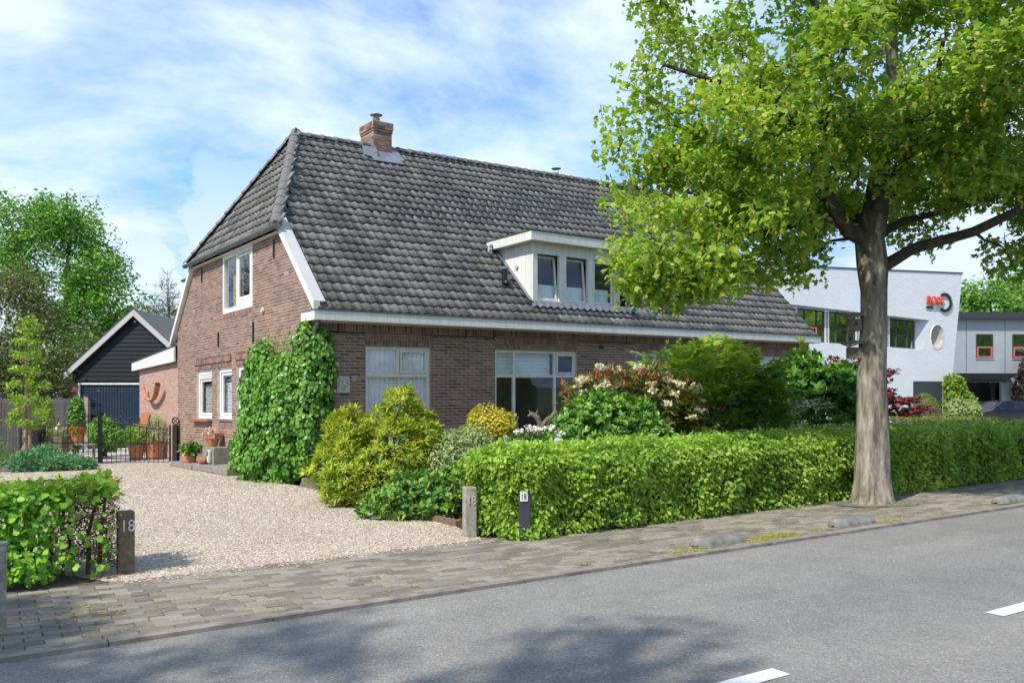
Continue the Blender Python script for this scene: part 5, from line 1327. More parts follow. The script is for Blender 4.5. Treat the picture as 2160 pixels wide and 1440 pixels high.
# ================================================================ HEDGES
def hedge_leaves(rg, N, samp, size, T, mat, root, tintf, out=.5, name='foliage'):
    P, Nn, tn = samp(N)
    A = Nn*1.0+.55*rg.normal(size=P.shape)+np.array([0,0,.35])
    D = np.cross(A, rnd(rg,N))*.7+Nn*.5+np.array([0,0,-.35])+.3*rg.normal(size=P.shape)
    leaves(name, T, P, D, A, size*(.45+.9*rg.random(N)**1.3), np.clip(tintf(P, tn), 0, 1), mat, root)
def long_hedge():
    rg = np.random.default_rng(21); a0, a1, n0, n1, H = 1.84, 19.5, 1.62, 2.66, .86
    root = empty('hornbeam_hedge', 'long clipped green hornbeam hedge between pavement and front garden', 'hedge')
    def samp(N):
        a = a0+(a1-a0)*rg.random(N)**1.55; f = rg.random(N)
        front_ = f < .50; top_ = (f >= .50) & (f < .84); end_ = f >= .93; back_ = (f >= .84) & ~end_
        n = np.where(front_, n0, np.where(back_, n1, n0+(n1-n0)*rg.random(N))); z = np.where(front_|back_, .02+(H-.02)*rg.random(N), H)
        a = np.where(end_, a0, a); z = np.where(end_, .05+(H-.05)*rg.random(N), z)
        r = .10   # rounded edges
        nx = np.zeros((N,3))
        dirn = RD(0,1)-RD(0,0); dira = RD(1,0)-RD(0,0)
        dn, da = np.array(dirn), np.array(dira)
        nx += np.where(front_,-1,np.where(back_,1,0))[:,None]*dn + np.where(end_,-1,0)[:,None]*da; nx[top_] += np.array([0,0,1])
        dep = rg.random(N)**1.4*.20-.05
        base = np.array([RD(0,0)])
        P = base + a[:,None]*da + n[:,None]*dn; P[:,2] = z
        bul = .085*wob(P*np.array([1,1,1.6]), 1.3, .7)+.06*wob(P, 3.4, 2.)+np.where(end_, .10*np.clip((z-.3)/.5,0,1), 0)
        edge = np.where(top_, np.minimum(n-n0, n1-n)/.12, (H-z)/.12); rd = np.clip(1-edge, 0, 1)**2*.06
        taper = np.where(end_|(a < a0+.35), np.clip((.35-(a-a0))/.35,0,1)**2*.10*(np.abs(n-(n0+n1)/2)/.38), 0)
        P += nx*(bul-dep-rd-taper)[:,None]; P[:,2] = np.maximum(P[:,2], .015)
        skirt = front_ & (z < .16); P[skirt] += -dn*(.05*rg.random(skirt.sum()))[:,None]
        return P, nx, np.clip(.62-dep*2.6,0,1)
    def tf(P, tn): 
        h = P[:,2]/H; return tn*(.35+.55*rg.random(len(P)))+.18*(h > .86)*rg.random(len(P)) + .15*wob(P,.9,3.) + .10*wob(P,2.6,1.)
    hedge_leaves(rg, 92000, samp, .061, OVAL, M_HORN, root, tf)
    # inner branch frame
    mb = MB()
    for k in range(150):
        a = a0+.12+(a1-a0-.2)*k/150; b = RD(a+rng.uniform(-.05,.05), n0+.38+rng.uniform(-.12,.12), -.02)
        for j in range(3):
            t = RD(a+rng.uniform(-.25,.25), n0+.12+rng.uniform(0,.5), H*rng.uniform(.6,.95)); mb.tube([b, b.lerp(t,.5)+Vector((rng.uniform(-.05,.05),)*3), t],[.014,.010,.005],4,False)
    mb.build('stems', M_TWIG, root)
    core = MB(); core.add([*[RD(a, n, z) for a in (a0+.16,a1) for n, z in ((n0+.19,.0),(n0+.19,H-.18),(n1-.19,H-.18),(n1-.19,.0))]], [(0,1,5,4),(1,2,6,5),(2,3,7,6),(0,3,2,1)]); core.build('inner_twigs', M_TWIG, root)
long_hedge()
def left_hedge():
    rg = np.random.default_rng(22); a0, a1, n0, n1, H = -7.0, -1.70, 2.15, 2.95, .76
    root = empty('beech_hedge', 'short beech hedge left of the driveway with a bare brown end', 'hedge')
    da, dn = np.array(RD(1,0)-RD(0,0)), np.array(RD(0,1)-RD(0,0)); base = np.array(RD(0,0))
    def samp(N):
        a = a0+(a1-a0)*rg.random(N); f = rg.random(N)
        fr, tp = f < .55, f >= .55
        # the right end has lost most of its leaves on the face, keeps some on top
        bare = np.clip((a-(a1-1.05))/.75, 0, 1)
        kill = rg.random(N) < np.where(fr, bare*.93, bare*.45)
        n = np.where(fr, n0, n0+(n1-n0)*rg.random(N)); z = np.where(fr, .05+(H-.05)*rg.random(N), H)
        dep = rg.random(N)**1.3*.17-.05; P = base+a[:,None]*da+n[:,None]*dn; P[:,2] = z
        nx = np.where(fr[:,None], -dn, np.array([0,0,1.])); P = P+nx*((.05*wob(P,1.6,.3))-dep)[:,None]
        low = fr & (z < .3) & (a > a1-1.6) & (a < a1-.55); P[low] -= dn*.08
        P[kill] = P[~kill][rg.integers(0, (~kill).sum(), kill.sum())]+.01*rg.normal(size=(kill.sum(),3))
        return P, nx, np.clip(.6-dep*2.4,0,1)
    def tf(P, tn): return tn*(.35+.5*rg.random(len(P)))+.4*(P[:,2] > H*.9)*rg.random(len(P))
    hedge_leaves(rg, 31000, samp, .058, ROUND, M_BEECH, root, tf)
    tw = MB()
    for k in range(14):
        a = a1-.1-.1*k*1.0; b = RD(a, n0+.3+rng.uniform(-.1,.15), -.02)
        tw.tube([b, RD(a+rng.uniform(-.05,.05), n0+.3+rng.uniform(-.1,.1), .35), RD(a+rng.uniform(-.1,.1), n0+.3, H*.9)],[.022,.016,.008],6,False)
    for k in range(950):
        a = a1-abs(rng.gauss(0,.5))+.02; p = RD(a, n0+rng.uniform(.05,.7), rng.uniform(.06,H-.06)); d = Vector((rng.gauss(0,1),rng.gauss(0,1),rng.gauss(.3,.8))).normalized()*rng.uniform(.07,.17)
        tw.tube([p, p+d*.5+Vector((rng.gauss(0,.015),)*3), p+d],[.0045,.003,.0015],3,False)
    tw.build('bare_twigs', M_TWIG, root)
    N = 2600; a = a1-np.abs(rg.normal(0,.38,N))+.04; n = n0+.75*rg.random(N); z = .06+(H-.0)*rg.random(N)**.75
    P = base+a[:,None]*da+n[:,None]*dn; P[:,2] = z
    leaves('dry_leaves', LANCE, P, rnd(rg,N), rnd(rg,N), .045*(.6+.7*rg.random(N)), rg.random(N), M_DRY, root)
left_hedge()
def box_hedge(name, label, p0, p1, wd, H, N, size, mat, T, seed, cat='hedge', zb=0, topt=.35):
    rg = np.random.default_rng(seed); root = empty(name, label, cat, p0); v = p1-p0; L_ = v.length; root.rotation_euler = (0,0,math.atan2(v.y, v.x))
    f = rg.random(N); fr, tp, en = f < .5, (f >= .5) & (f < .85), f >= .85
    x = np.where(en, np.where(rg.random(N) < .5, 0, L_), L_*rg.random(N)); y = np.where(fr, -wd/2, wd*(rg.random(N)-.5)); z = np.where(tp, H, H*rg.random(N)); P = np.stack([x,y,z],-1)
    nx = np.where(fr[:,None], np.array([0,-1.,0]), np.where(tp[:,None], np.array([0,0,1.]), np.stack([np.where(x > L_/2,1,-1),0*x,0*x],-1)))
    P = P+nx*(.04*wob(P,1.7,1.)-.1*rg.random(N))[:,None]
    A = nx+.5*rg.normal(size=P.shape); D = np.cross(A, rnd(rg,N))+.4*nx
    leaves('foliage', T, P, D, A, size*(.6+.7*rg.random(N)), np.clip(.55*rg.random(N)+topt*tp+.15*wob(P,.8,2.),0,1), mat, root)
    MB().box(.12,L_-.12,-wd/2+.12,wd/2-.12,0,H-.14).build('inner_twigs', M_TWIG, root); return root
box_hedge('yew_hedge', 'low clipped olive hedge beyond the hornbeam hedge, right of the tree trunk', W(6.2,20.2), W(12.25,21.95), .9, .88, 16000, .05, M_YEW, LANCE, 31)
# ================================================================ CLIMBER ON THE HOUSE CORNER
def climber():
    rg = np.random.default_rng(41); root = empty('climbing_shrub', 'dense green climber covering the house corner beside the front door', 'climber')
    lobes = [((-.30,1.55,.75),(.42,.95,.85)), ((-.26,1.75,1.55),(.36,.75,.75)), ((-.22,1.85,2.2),(.28,.42,.42)), ((-.32,.75,1.0),(.42,.75,1.1)), ((-.26,.60,1.62),(.32,.55,.65)), ((-.10,.06,2.3),(.22,.20,.62)), ((-.05,-.02,1.3),(.34,.30,1.1)), ((.15,-.12,2.1),(.26,.16,.75)), ((.12,-.10,1.2),(.26,.18,.8)), ((-.35,1.3,.35),(.48,1.05,.4)), ((-.30,2.55,.5),(.30,.35,.5))]
    P, N, dp = lobes_pts(rg, lobes, 19000, .66, 1.08, .30, 3.4)
    ok = ~((P[:,0] > .01) & (P[:,1] > .0)) & (P[:,0] > -.95); P, N, dp = P[ok], N[ok], dp[ok]
    A = N+np.array([0,0,.5])+.4*rg.normal(size=N.shape); D = np.cross(A, rnd(rg,len(P)))*.6+np.array([0,0,-.7])+.2*N
    t = .2+.45*rg.random(len(P))*(.5+.5*dp)+.3*(rg.random(len(P)) < .12)+.16*wob(P,2.2,.9)+.1*wob(P,5.,.2)
    leaves('foliage', ROUND, P, D, A, .082*(.6+.65*rg.random(len(P))), np.clip(t,0,1), M_HYD, root)
    mb = MB()
    for c, r in lobes:
        for k in range(3): mb.tube([(-.06,c[1]*.6+.2,0),(-.08,c[1]+rng.uniform(-.2,.2),c[2]*.5),(c[0]*.6,c[1]+rng.uniform(-.2,.2),c[2]+r[2]*.4)],[.025,.018,.008],5,False)
    mb.build('stems', M_TWIG, root)
    # small upright shoots on top
    N2 = 500; c = rg.integers(0,4,N2); cc = np.array([(-.15,1.75,2.6),(-.15,.95,2.35),(-.15,2.1,2.45),(-.2,.5,2.5)])[c]; P2 = cc+rg.normal(size=(N2,3))*np.array([.08,.22,.12])
    leaves('shoots', OVAL, P2, np.array([0,0,1.])+.6*rnd(rg,N2), rnd(rg,N2), .05*(.6+.6*rg.random(N2)), .5+.5*rg.random(N2), M_HYD, root)
climber()
# ================================================================ FRONT GARDEN SHRUBS
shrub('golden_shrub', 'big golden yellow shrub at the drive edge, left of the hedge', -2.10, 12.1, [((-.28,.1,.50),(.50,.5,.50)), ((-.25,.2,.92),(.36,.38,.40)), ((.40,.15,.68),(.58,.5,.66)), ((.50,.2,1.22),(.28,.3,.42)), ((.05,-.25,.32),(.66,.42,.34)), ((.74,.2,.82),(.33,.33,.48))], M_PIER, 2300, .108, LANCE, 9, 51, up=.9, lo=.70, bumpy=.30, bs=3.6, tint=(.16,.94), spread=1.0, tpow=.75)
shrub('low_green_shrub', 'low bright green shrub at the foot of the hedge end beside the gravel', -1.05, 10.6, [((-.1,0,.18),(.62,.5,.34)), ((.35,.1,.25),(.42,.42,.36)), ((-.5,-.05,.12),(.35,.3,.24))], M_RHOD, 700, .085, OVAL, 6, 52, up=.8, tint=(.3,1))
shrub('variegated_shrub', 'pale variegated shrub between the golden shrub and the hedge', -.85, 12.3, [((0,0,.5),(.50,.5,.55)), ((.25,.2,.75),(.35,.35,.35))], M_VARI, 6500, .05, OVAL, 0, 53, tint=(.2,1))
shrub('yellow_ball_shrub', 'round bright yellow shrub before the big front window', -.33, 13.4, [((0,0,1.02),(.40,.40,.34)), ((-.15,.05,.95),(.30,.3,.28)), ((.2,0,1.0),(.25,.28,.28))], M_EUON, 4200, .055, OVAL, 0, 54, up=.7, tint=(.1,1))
def flowering(name, label, X, Z, lobes, mat, n, size, fl, fn, fm, fs, seed, T=OVAL, whorl=0, **k):
    r = shrub(name, label, X, Z, lobes, mat, n, size, T, whorl, seed, **k); rg = np.random.default_rng(seed+500)
    P, N, dp = lobes_pts(rg, fl, fn, .96, 1.06, .1, 2.5); ok = N[:,2] > -.1; P, N = P[ok], N[ok]
    m = 26; Q = P[:,None]+rnd(rg,len(P)*m).reshape(-1,m,3)*(fs*rg.random((len(P),m,1))**.4)*np.array([1,1,.62]); Q = Q.reshape(-1,3)
    leaves('blossom', PUFF, Q, rnd(rg,len(Q)), rnd(rg,len(Q))+np.array([0,0,.8]), fs*.42*(.6+.6*rg.random(len(Q))), np.clip(np.repeat(rg.random(len(P)),m)*.7+.3*rg.random(len(Q)),0,1), fm, r); return r
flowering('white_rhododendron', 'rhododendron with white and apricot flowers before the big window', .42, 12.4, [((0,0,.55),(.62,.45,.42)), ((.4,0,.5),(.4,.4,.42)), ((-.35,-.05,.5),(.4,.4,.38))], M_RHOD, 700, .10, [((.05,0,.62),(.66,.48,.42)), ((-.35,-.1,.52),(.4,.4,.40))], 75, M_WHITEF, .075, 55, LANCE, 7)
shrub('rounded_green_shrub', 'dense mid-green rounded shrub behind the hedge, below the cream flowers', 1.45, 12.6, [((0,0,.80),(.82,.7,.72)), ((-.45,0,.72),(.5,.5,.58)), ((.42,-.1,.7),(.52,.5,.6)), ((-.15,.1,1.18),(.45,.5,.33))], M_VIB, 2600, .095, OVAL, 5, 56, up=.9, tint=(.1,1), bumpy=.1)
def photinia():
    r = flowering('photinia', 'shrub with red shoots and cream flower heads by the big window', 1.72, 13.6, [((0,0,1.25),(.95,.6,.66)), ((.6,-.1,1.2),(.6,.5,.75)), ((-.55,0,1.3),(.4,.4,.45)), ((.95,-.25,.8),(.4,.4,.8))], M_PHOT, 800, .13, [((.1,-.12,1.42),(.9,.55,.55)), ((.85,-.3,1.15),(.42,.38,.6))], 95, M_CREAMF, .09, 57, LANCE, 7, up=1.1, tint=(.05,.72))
    rg = np.random.default_rng(99); N = 90
    P = np.stack([rg.uniform(-1.0,1.2,N), rg.uniform(-.5,.3,N), 1.55+.38*rg.random(N)],-1); P[:,2] -= .25*np.abs(P[:,0]); A = np.array([0,0,1.])+.5*rg.normal(size=P.shape)
    PP, D, U = whorls(rg, P, A, 7, .55, .12); leaves('red_shoots', LANCE, PP, D, U, .12*(.7+.5*rg.random(len(PP))), .82+.18*rg.random(len(PP)), M_PHOT, r)
photinia()
def pinnate_shrub():
    X, Z = 3.25, 14.2; rg = np.random.default_rng(61)
    root = empty('pinnate_shrub', 'tall arching shrub with feathery pinnate leaves before the front wall', 'shrub', W(X,Z), -AL)
    lobes = [((0,0,1.25),(1.0,.8,.85)), ((-.5,-.1,1.5),(.7,.6,.65)), ((.55,0,1.45),(.75,.6,.6)), ((.1,.1,1.85),(.6,.5,.42)), ((.2,-.3,.8),(.9,.6,.6)), ((.9,0,1.25),(.4,.4,.4))]
    P, N, dp = lobes_pts(rg, lobes, 760, .62, 1.05, .16, 2.2)
    A = N*.9+np.array([0,0,.35])+.4*rg.normal(size=N.shape); A /= np.linalg.norm(A,axis=1,keepdims=True)
    ln = .30+.14*rg.random(len(P)); side = np.cross(A, np.array([0,0,1.])); side /= np.linalg.norm(side,axis=1,keepdims=True).clip(1e-3)
    Ps, Ds, Us, Ts = [], [], [], []
    for k in range(9):
        t = k/8; drop = np.array([0,0,-1.])*(.30*t*t)[...,None] if False else np.array([0,0,-.32*t*t])
        Q = P+A*(ln*t)[:,None]+drop*ln[:,None]
        for s in (-1,1):
            Ps.append(Q); Ds.append(side*s+A*.55+np.array([0,0,-.25])+.12*rg.normal(size=P.shape)); Us.append(np.cross(side,A)); Ts.append(np.clip(.15+.55*dp*rg.random(len(P))+.25*(P[:,2] > 1.7)+(rg.random(len(P)) < .05)*.5,0,1))
    P_, D_, U_, T_ = map(np.concatenate, (Ps,Ds,Us,Ts))
    leaves('foliage', LANCE, P_, D_, U_, .19*(.7+.5*rg.random(len(P_))), T_, M_MAHO, root)
    stems(rg, (0,0,0), [np.array(c)+rg.normal(size=3)*.2 for c, r in lobes for _ in range(4)], .028, .008).build('stems', M_TWIG, root, True)
pinnate_shrub()
shrub('bamboo_like_shrub', 'slim upright green shrub against the front wall behind the feathery shrub', 3.9, 17.0, [((-.55,0,1.9),(.35,.3,.75)), ((.05,0,2.0),(.3,.3,.6)), ((.5,0,1.9),(.25,.3,.62))], M_TREE1, 420, .10, LANCE, 6, 63, up=1.6, tint=(.2,.7), spread=.6)
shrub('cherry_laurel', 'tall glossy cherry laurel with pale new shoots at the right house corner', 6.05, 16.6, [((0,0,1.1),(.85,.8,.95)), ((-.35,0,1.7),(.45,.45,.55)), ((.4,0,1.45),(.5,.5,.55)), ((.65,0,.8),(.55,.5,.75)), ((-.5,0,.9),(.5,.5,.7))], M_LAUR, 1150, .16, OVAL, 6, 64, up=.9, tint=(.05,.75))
def laurel_shoots():
    rg = np.random.default_rng(65); N = 75; root = [o for o in COL.objects if o.name.startswith('cherry_laurel')][0]
    P = np.stack([rg.uniform(-.7,.75,N), rg.uniform(-.45,.3,N), np.zeros(N)],-1); P[:,2] = 1.95-.55*np.abs(P[:,0]-(-.25))+.15*rg.random(N); P[:8,0] = -.42; P[:8,2] = 2.2+.04*np.arange(8)
    PP, D, U = whorls(rg, P, np.array([0,0,1.])+.35*rg.normal(size=P.shape), 8, .5, .14); leaves('new_shoots', LANCE, PP, D, U, .15*(.7+.5*rg.random(len(PP))), .85+.15*rg.random(len(PP)), M_LAUR, root)
laurel_shoots()
def tiered():
    rg = np.random.default_rng(66); root = empty('tiered_viburnum', 'low viburnum with flat tiers of small white flowers above the hedge', 'shrub', W(4.55,14.4), -AL)
    P, D, U, T, FP = [], [], [], [], []
    for k in range(26):
        z = .55+.75*rg.random(); a = rg.uniform(0,6.28); L_ = .5+.5*rg.random(); d = np.array([math.cos(a),math.sin(a)*.6,.06]); m = 46
        t = rg.random(m)**.7; q = d[None]*(t*L_)[:,None]+np.array([0,0,z])+rg.normal(size=(m,3))*np.array([.05,.05,.015]); P.append(q)
        D.append(np.stack([rg.normal(size=m),rg.normal(size=m),-.5*np.ones(m)],-1)); U.append(np.tile([0,0,1.],(m,1))+.2*rg.normal(size=(m,3))); T.append(.2+.5*rg.random(m))
        f = d[None]*(rg.random(30)**.6*L_)[:,None]+np.array([0,0,z+.045])+rg.normal(size=(30,3))*np.array([.035,.035,.006]); FP.append(f)
    P, D, U, T, FP = map(np.concatenate, (P,D,U,T,FP)); leaves('foliage', OVAL, P, D, U, .06*(.7+.5*rg.random(len(P))), T, M_VARI, root)
    leaves('blossom', PUFF, FP, rnd(rg,len(FP))*np.array([1,1,.2]), np.tile([0,0,1.],(len(FP),1))+.3*rg.normal(size=FP.shape), .034*(.6+.7*rg.random(len(FP))), .3*rg.random(len(FP)), M_WHITEF, root)
    stems(rg, (0,0,0), [q for q in P[::90]], .014, .004).build('stems', M_TWIG, root)
tiered()
shrub('dark_green_groundcover', 'dark green low shrub just behind the hedge under the viburnum', 3.9, 13.2, [((0,0,.45),(.9,.5,.45)), ((1.0,.3,.4),(.8,.5,.45))], M_VIB, 900, .12, MAPLE, 3, 67, tint=(0,.5))
def rmaple(label, X, Z, sc, seed, lob):
    rg = np.random.default_rng(seed); cl = clump_cloud(rg, lob, 60, .30, .5, .3)
    return tree('red_maple', label, W(X,Z,far_drop(X,Z)), [((0,0,0),.09),((.05,0,.5),.07),((0,0,1.0),.06),((.1,0,1.6),.04)], [[((0,0,.7),.05),((-.8,0,1.4),.035),((-1.4,0,1.6),.02)],[((0,0,.8),.05),((.8,.2,1.3),.035),((1.6,.2,1.4),.02)]], cl, MAPLE, M_RMAP, 230, .13, seed, M_TWIG, flat=.30, hor=.75, group='red Japanese maples')
rmaple('wine-red Japanese maple with layered crown right behind the sycamore trunk', 11.9, 27, 1, 71, [((0,0,1.5),(1.1,1.0,.75)), ((.8,0,1.1),(.6,.6,.4)), ((-.8,0,1.9),(.7,.7,.6)), ((.1,0,.6),(1.0,.7,.5))])
rmaple('wine-red Japanese maple peeping over the cherry laurel', 10.7, 27.5, 1, 72, [((0,0,2.1),(.9,.8,.6)), ((.7,0,1.6),(.7,.7,.6))])
shrub('clipped_dome', 'clipped olive green dome beside the black office gate', 14.4, 29.5, [((0,0,.35),(.62,.6,1.05))], M_YEW, 5200, .07, LANCE, 0, 73, cat='topiary', bumpy=.03, lo=.85, tint=(.2,.8))
shrub('mixed_shrub', 'green and bronze shrub in front of the office entrance', 25.9, 49.5, [((0,0,.9),(.75,.7,1.15)), ((.6,0,.7),(.6,.6,.75)), ((-.1,0,1.9),(.6,.6,.5))], M_MAHO, 1100, .2, OVAL, 4, 74)
shrub('olive_shrub', 'low olive shrub left of the parked cars', 24.5, 46.5, [((0,0,.5),(.55,.6,.6)), ((.75,0,.5),(.5,.6,.5))], M_VARI, 2200, .14, OVAL, 0, 75)
shrub('copper_beech', 'tall dark copper beech column at the right edge behind the cars', 35.6, 57.0, [((0,0,1.2),(1.7,1.3,2.2)), ((.2,0,2.6),(1.5,1.2,1.6)), ((2.0,0,1.6),(1.8,1.3,2.4))], M_COPP, 15000, .17, OVAL, 0, 78, bumpy=.06, lo=.8)
shrub('yellow_hedge_end', 'yellowing shrub at the right end of the low clipped hedge', 12.35, 21.6, [((0,0,.40),(.3,.3,.3)), ((.3,.1,.25),(.3,.3,.25))], M_EUON, 800, .08, OVAL, 0, 76)
# ================================================================ LEFT GARDEN
def leftgarden():
    # ginkgo: young tree with tiers of fan leaves
    rg = np.random.default_rng(81); cl = []
    for z, r, n in ((1.05,.42,7),(1.32,.62,9),(1.62,.52,8),(1.98,.55,8),(2.35,.42,7),(2.7,.45,7),(3.0,.28,5),(3.3,.18,4),(3.5,.12,3)):
        for k in range(n):
            a = k*6.28/n+rg.random(); q = r*(.35+.65*rg.random()); cl.append(((math.cos(a)*q+.02*z, math.sin(a)*q, z+.1*q+.05*rg.normal()), .15))
    tree('ginkgo_tree', 'slim young ginkgo with bright yellow-green leaves by the garden gate', W(-11.85,20.6), [((0,0,-.02),.05),((0,0,1.0),.045),((.01,0,2.0),.032),((.0,0,3.0),.02),((-.02,0,3.55),.008)], [], cl, GINK, M_GINK, 1500, .075, 82, M_BARKY, hor=.4, flat=.8, twig=.006, droop=.4)
    st = MB().tube([(0,0,-.02),(0,0,1.45)],.035,10).build('tree_stake', M_BARKY); st.location = W(-11.72,20.55); tag(st, 'round wooden stake beside the young ginkgo', 'stake')
    shrub('juniper', 'spreading blue-green juniper on the gravel before the gate', -10.7, 19.6, [((0,0,.14),(.55,.4,.24)), ((-.45,-.1,.16),(.4,.4,.28)), ((.5,.1,.10),(.45,.3,.18)), ((-.2,.2,.3),(.3,.3,.2))], M_JUNI, 1700, .12, STRAP, 4, 83, tint=(.1,1), spread=.6)
    shrub('box_bush', 'loose light green bush at the left edge by the gate', -12.3, 19.4, [((0,0,.4),(.65,.6,.5)), ((-.6,0,.5),(.6,.5,.55))], M_TREE1, 4200, .06, OVAL, 0, 84, tint=(.3,1))
    bo = MB(); rgs = random.Random(5); bo.sphere((0,0,.28),(.16,.14,.34),10,7); bo.v = [(x+rgs.gauss(0,.02),y+rgs.gauss(0,.02),z+rgs.gauss(0,.02)) for x,y,z in bo.v]; b = bo.build('boulder', M_STONE, None, True); b.location = W(-12.05,21.0); tag(b, 'upright grey boulder beside the ginkgo stake', 'boulder')
    # stone pebble pale by juniper
    # screen fence of vertical slats, stepping back to the garage
    fn = empty('slat_fence', 'weathered wooden slat fence stepping back to the garage', 'fence', W(-14.1,23.6), -AL)
    x, y = -.0, 0.
    segs = [((.25,-.6),(.55,.1)),((.05,.9),(.42,1.6)),((-.25,2.2),(.1,2.9)),((-.65,3.6),(-.2,4.3)),((-1.2,5.0),(-.55,5.5))]
    for (xa,ya),(xb,yb) in segs:
        n = 8
        for i in range(n):
            u = i/n; px_, py_ = xa+(xb-xa)*u, ya+(yb-ya)*u; ang = math.atan2(yb-ya, xb-xa)
            o = MB().box(-.045,.03,-.011,.011,0,1.72+.01*(i%2)).build('slat', M_WOODG, fn, bevel=.003); o.location = (px_,py_,0); o.rotation_euler = (0,0,ang)
    po = MB().box(-.09,.09,-.03,.03,0,1.74)
    for (px_,py_) in ((.18,-.75),(-.55,5.5)): o = MB().box(-.07,.07,-.05,.05,0,1.78).build('fence_post', M_WOODG, fn); o.location = (px_,py_,0)
    o = MB().box(-1.3,.0,-.02,.02,0,1.7).box(-.5,-.3,-.03,-.02,.3,1.6).build('fence_panel', M_WOODG, fn); o.location = (-.45,5.55,0)
    shrub('fence_climber', 'yellow-green climber between the fence slats', -13.75, 25.0, [((0,0,1.0),(.22,.25,.8))], M_PIER, 1600, .07, OVAL, 0, 85, cat='climber', tint=(.1,.6)); shrub('fence_ivy', 'dark green ivy column on the wooden fence near the garage', -13.9, 27.0, [((0,0,.95),(.26,.25,.85))], M_HYD, 2400, .08, ROUND, 0, 86, cat='climber', tint=(0,.7))
    wb = MB().box(-.17,.17,-.2,.2,0,.95).box(-.19,.19,-.22,.22,.95,1.0).build('waste_bin', M_BLACK, None, bevel=.02); wb.location = W(-12.9,22.9); wb.rotation_euler=(0,0,-AL); tag(wb, 'black waste bin behind the ginkgo by the slat fence', 'bin')
leftgarden()
# ---- iron gate
def gate():
    Zg = 21.8; root = empty('iron_gate', 'black wrought-iron double gate with spear tips and scrolls across the yard', 'gate', W(-10.62,Zg), -AL)
    def bars(m, *a, **k): pass
    MB().box(-.045,.045,-.045,.045,0,1.20).box(-.055,-.01,-.03,.03,1.20,1.24).box(.01,.055,-.03,.03,1.20,1.24).build('gate_stile', M_DARKMETAL, root)
    for sg in (-1,1):
        L_ = 2.05 if sg < 0 else 1.80
        top = lambda t: .86+.20*(math.cos(math.pi*t)*.5+.5)  # sweeps down from centre
        m = MB(); m.tube([(sg*(.05+(L_-.1)*k/14),0,top(k/14)) for k in range(15)],.016,6); m.build('top_rail', M_DARKMETAL, root, True)
        MB().box(min(sg*.05,sg*L_),max(sg*.05,sg*L_),-.012,.012,.50,.53).build('rail', M_DARKMETAL, root); MB().box(min(sg*.05,sg*L_),max(sg*.05,sg*L_),-.012,.012,.10,.13).build('rail', M_DARKMETAL, root)
        MB().box(sg*L_-.02,sg*L_+.02,-.02,.02,.02,.98 if sg > 0 else .9).build('gate_stile', M_DARKMETAL, root)
        n = 15 if sg < 0 else 14
        for k in range(1, n):
            t = k/n; x = sg*(.05+(L_-.1)*t); long_ = k % 2 == 0
            h = top(t)+.16 if long_ else .70
            b = MB().tube([(x,0,.02),(x,0,h)],.008,6); b.lathe([(.0,h+.07),(.022,h+.01),(.006,h-.005)],6,(x,0,0)); b.lathe([(.008,h-.03),(.018,h-.022),(.008,h-.014)],6,(x,0,0))
            if not long_: b.lathe([(.008,.26),(.022,.30),(.022,.33),(.008,.37)],6,(x,0,0))
            b.build('bar', M_DARKMETAL, root)
        for k in range(7):
            t = (k+.6)/7.6; x = sg*(.08+(L_-.16)*t); z = top(t)+.035; c = MB()
            c.tube([(x+sg*(-.06+.0),0,z+.06),(x-sg*.02,0,z+.05),(x+sg*.03,0,z+.01),(x+sg*.07,0,z+.0),(x+sg*.085,0,z+.025),(x+sg*.065,0,z+.04),(x+sg*.055,0,z+.022)],.006,5,False); c.tube([(x-sg*.06,0,z+.06),(x-sg*.085,0,z+.045),(x-sg*.075,0,z+.025),(x-sg*.055,0,z+.035)],.006,5,False); c.build('scroll', M_DARKMETAL, root)
    pr = empty('gate_post', 'square black gate post with round cross finial beside the house wall', 'post', W(-8.66,21.75), -AL)
    MB().box(-.06,.06,-.06,.06,0,.95).build('shaft', M_DARKMETAL, pr, bevel=.006); f = MB(); f.tube([(.085*math.cos(a),0,1.05+.085*math.sin(a)) for a in [6.2832*i/18 for i in range(19)]],.016,6,False)
    for a in (0.785,2.356): f.tube([(-.08*math.cos(a),0,1.05-.08*math.sin(a)),(.08*math.cos(a),0,1.05+.08*math.sin(a))],.012,5)
    f.build('finial', M_DARKMETAL, pr, True); MB().box(-.30,-.06,-.012,.012,.62,.645).build('latch', M_ZINC, pr)
gate()
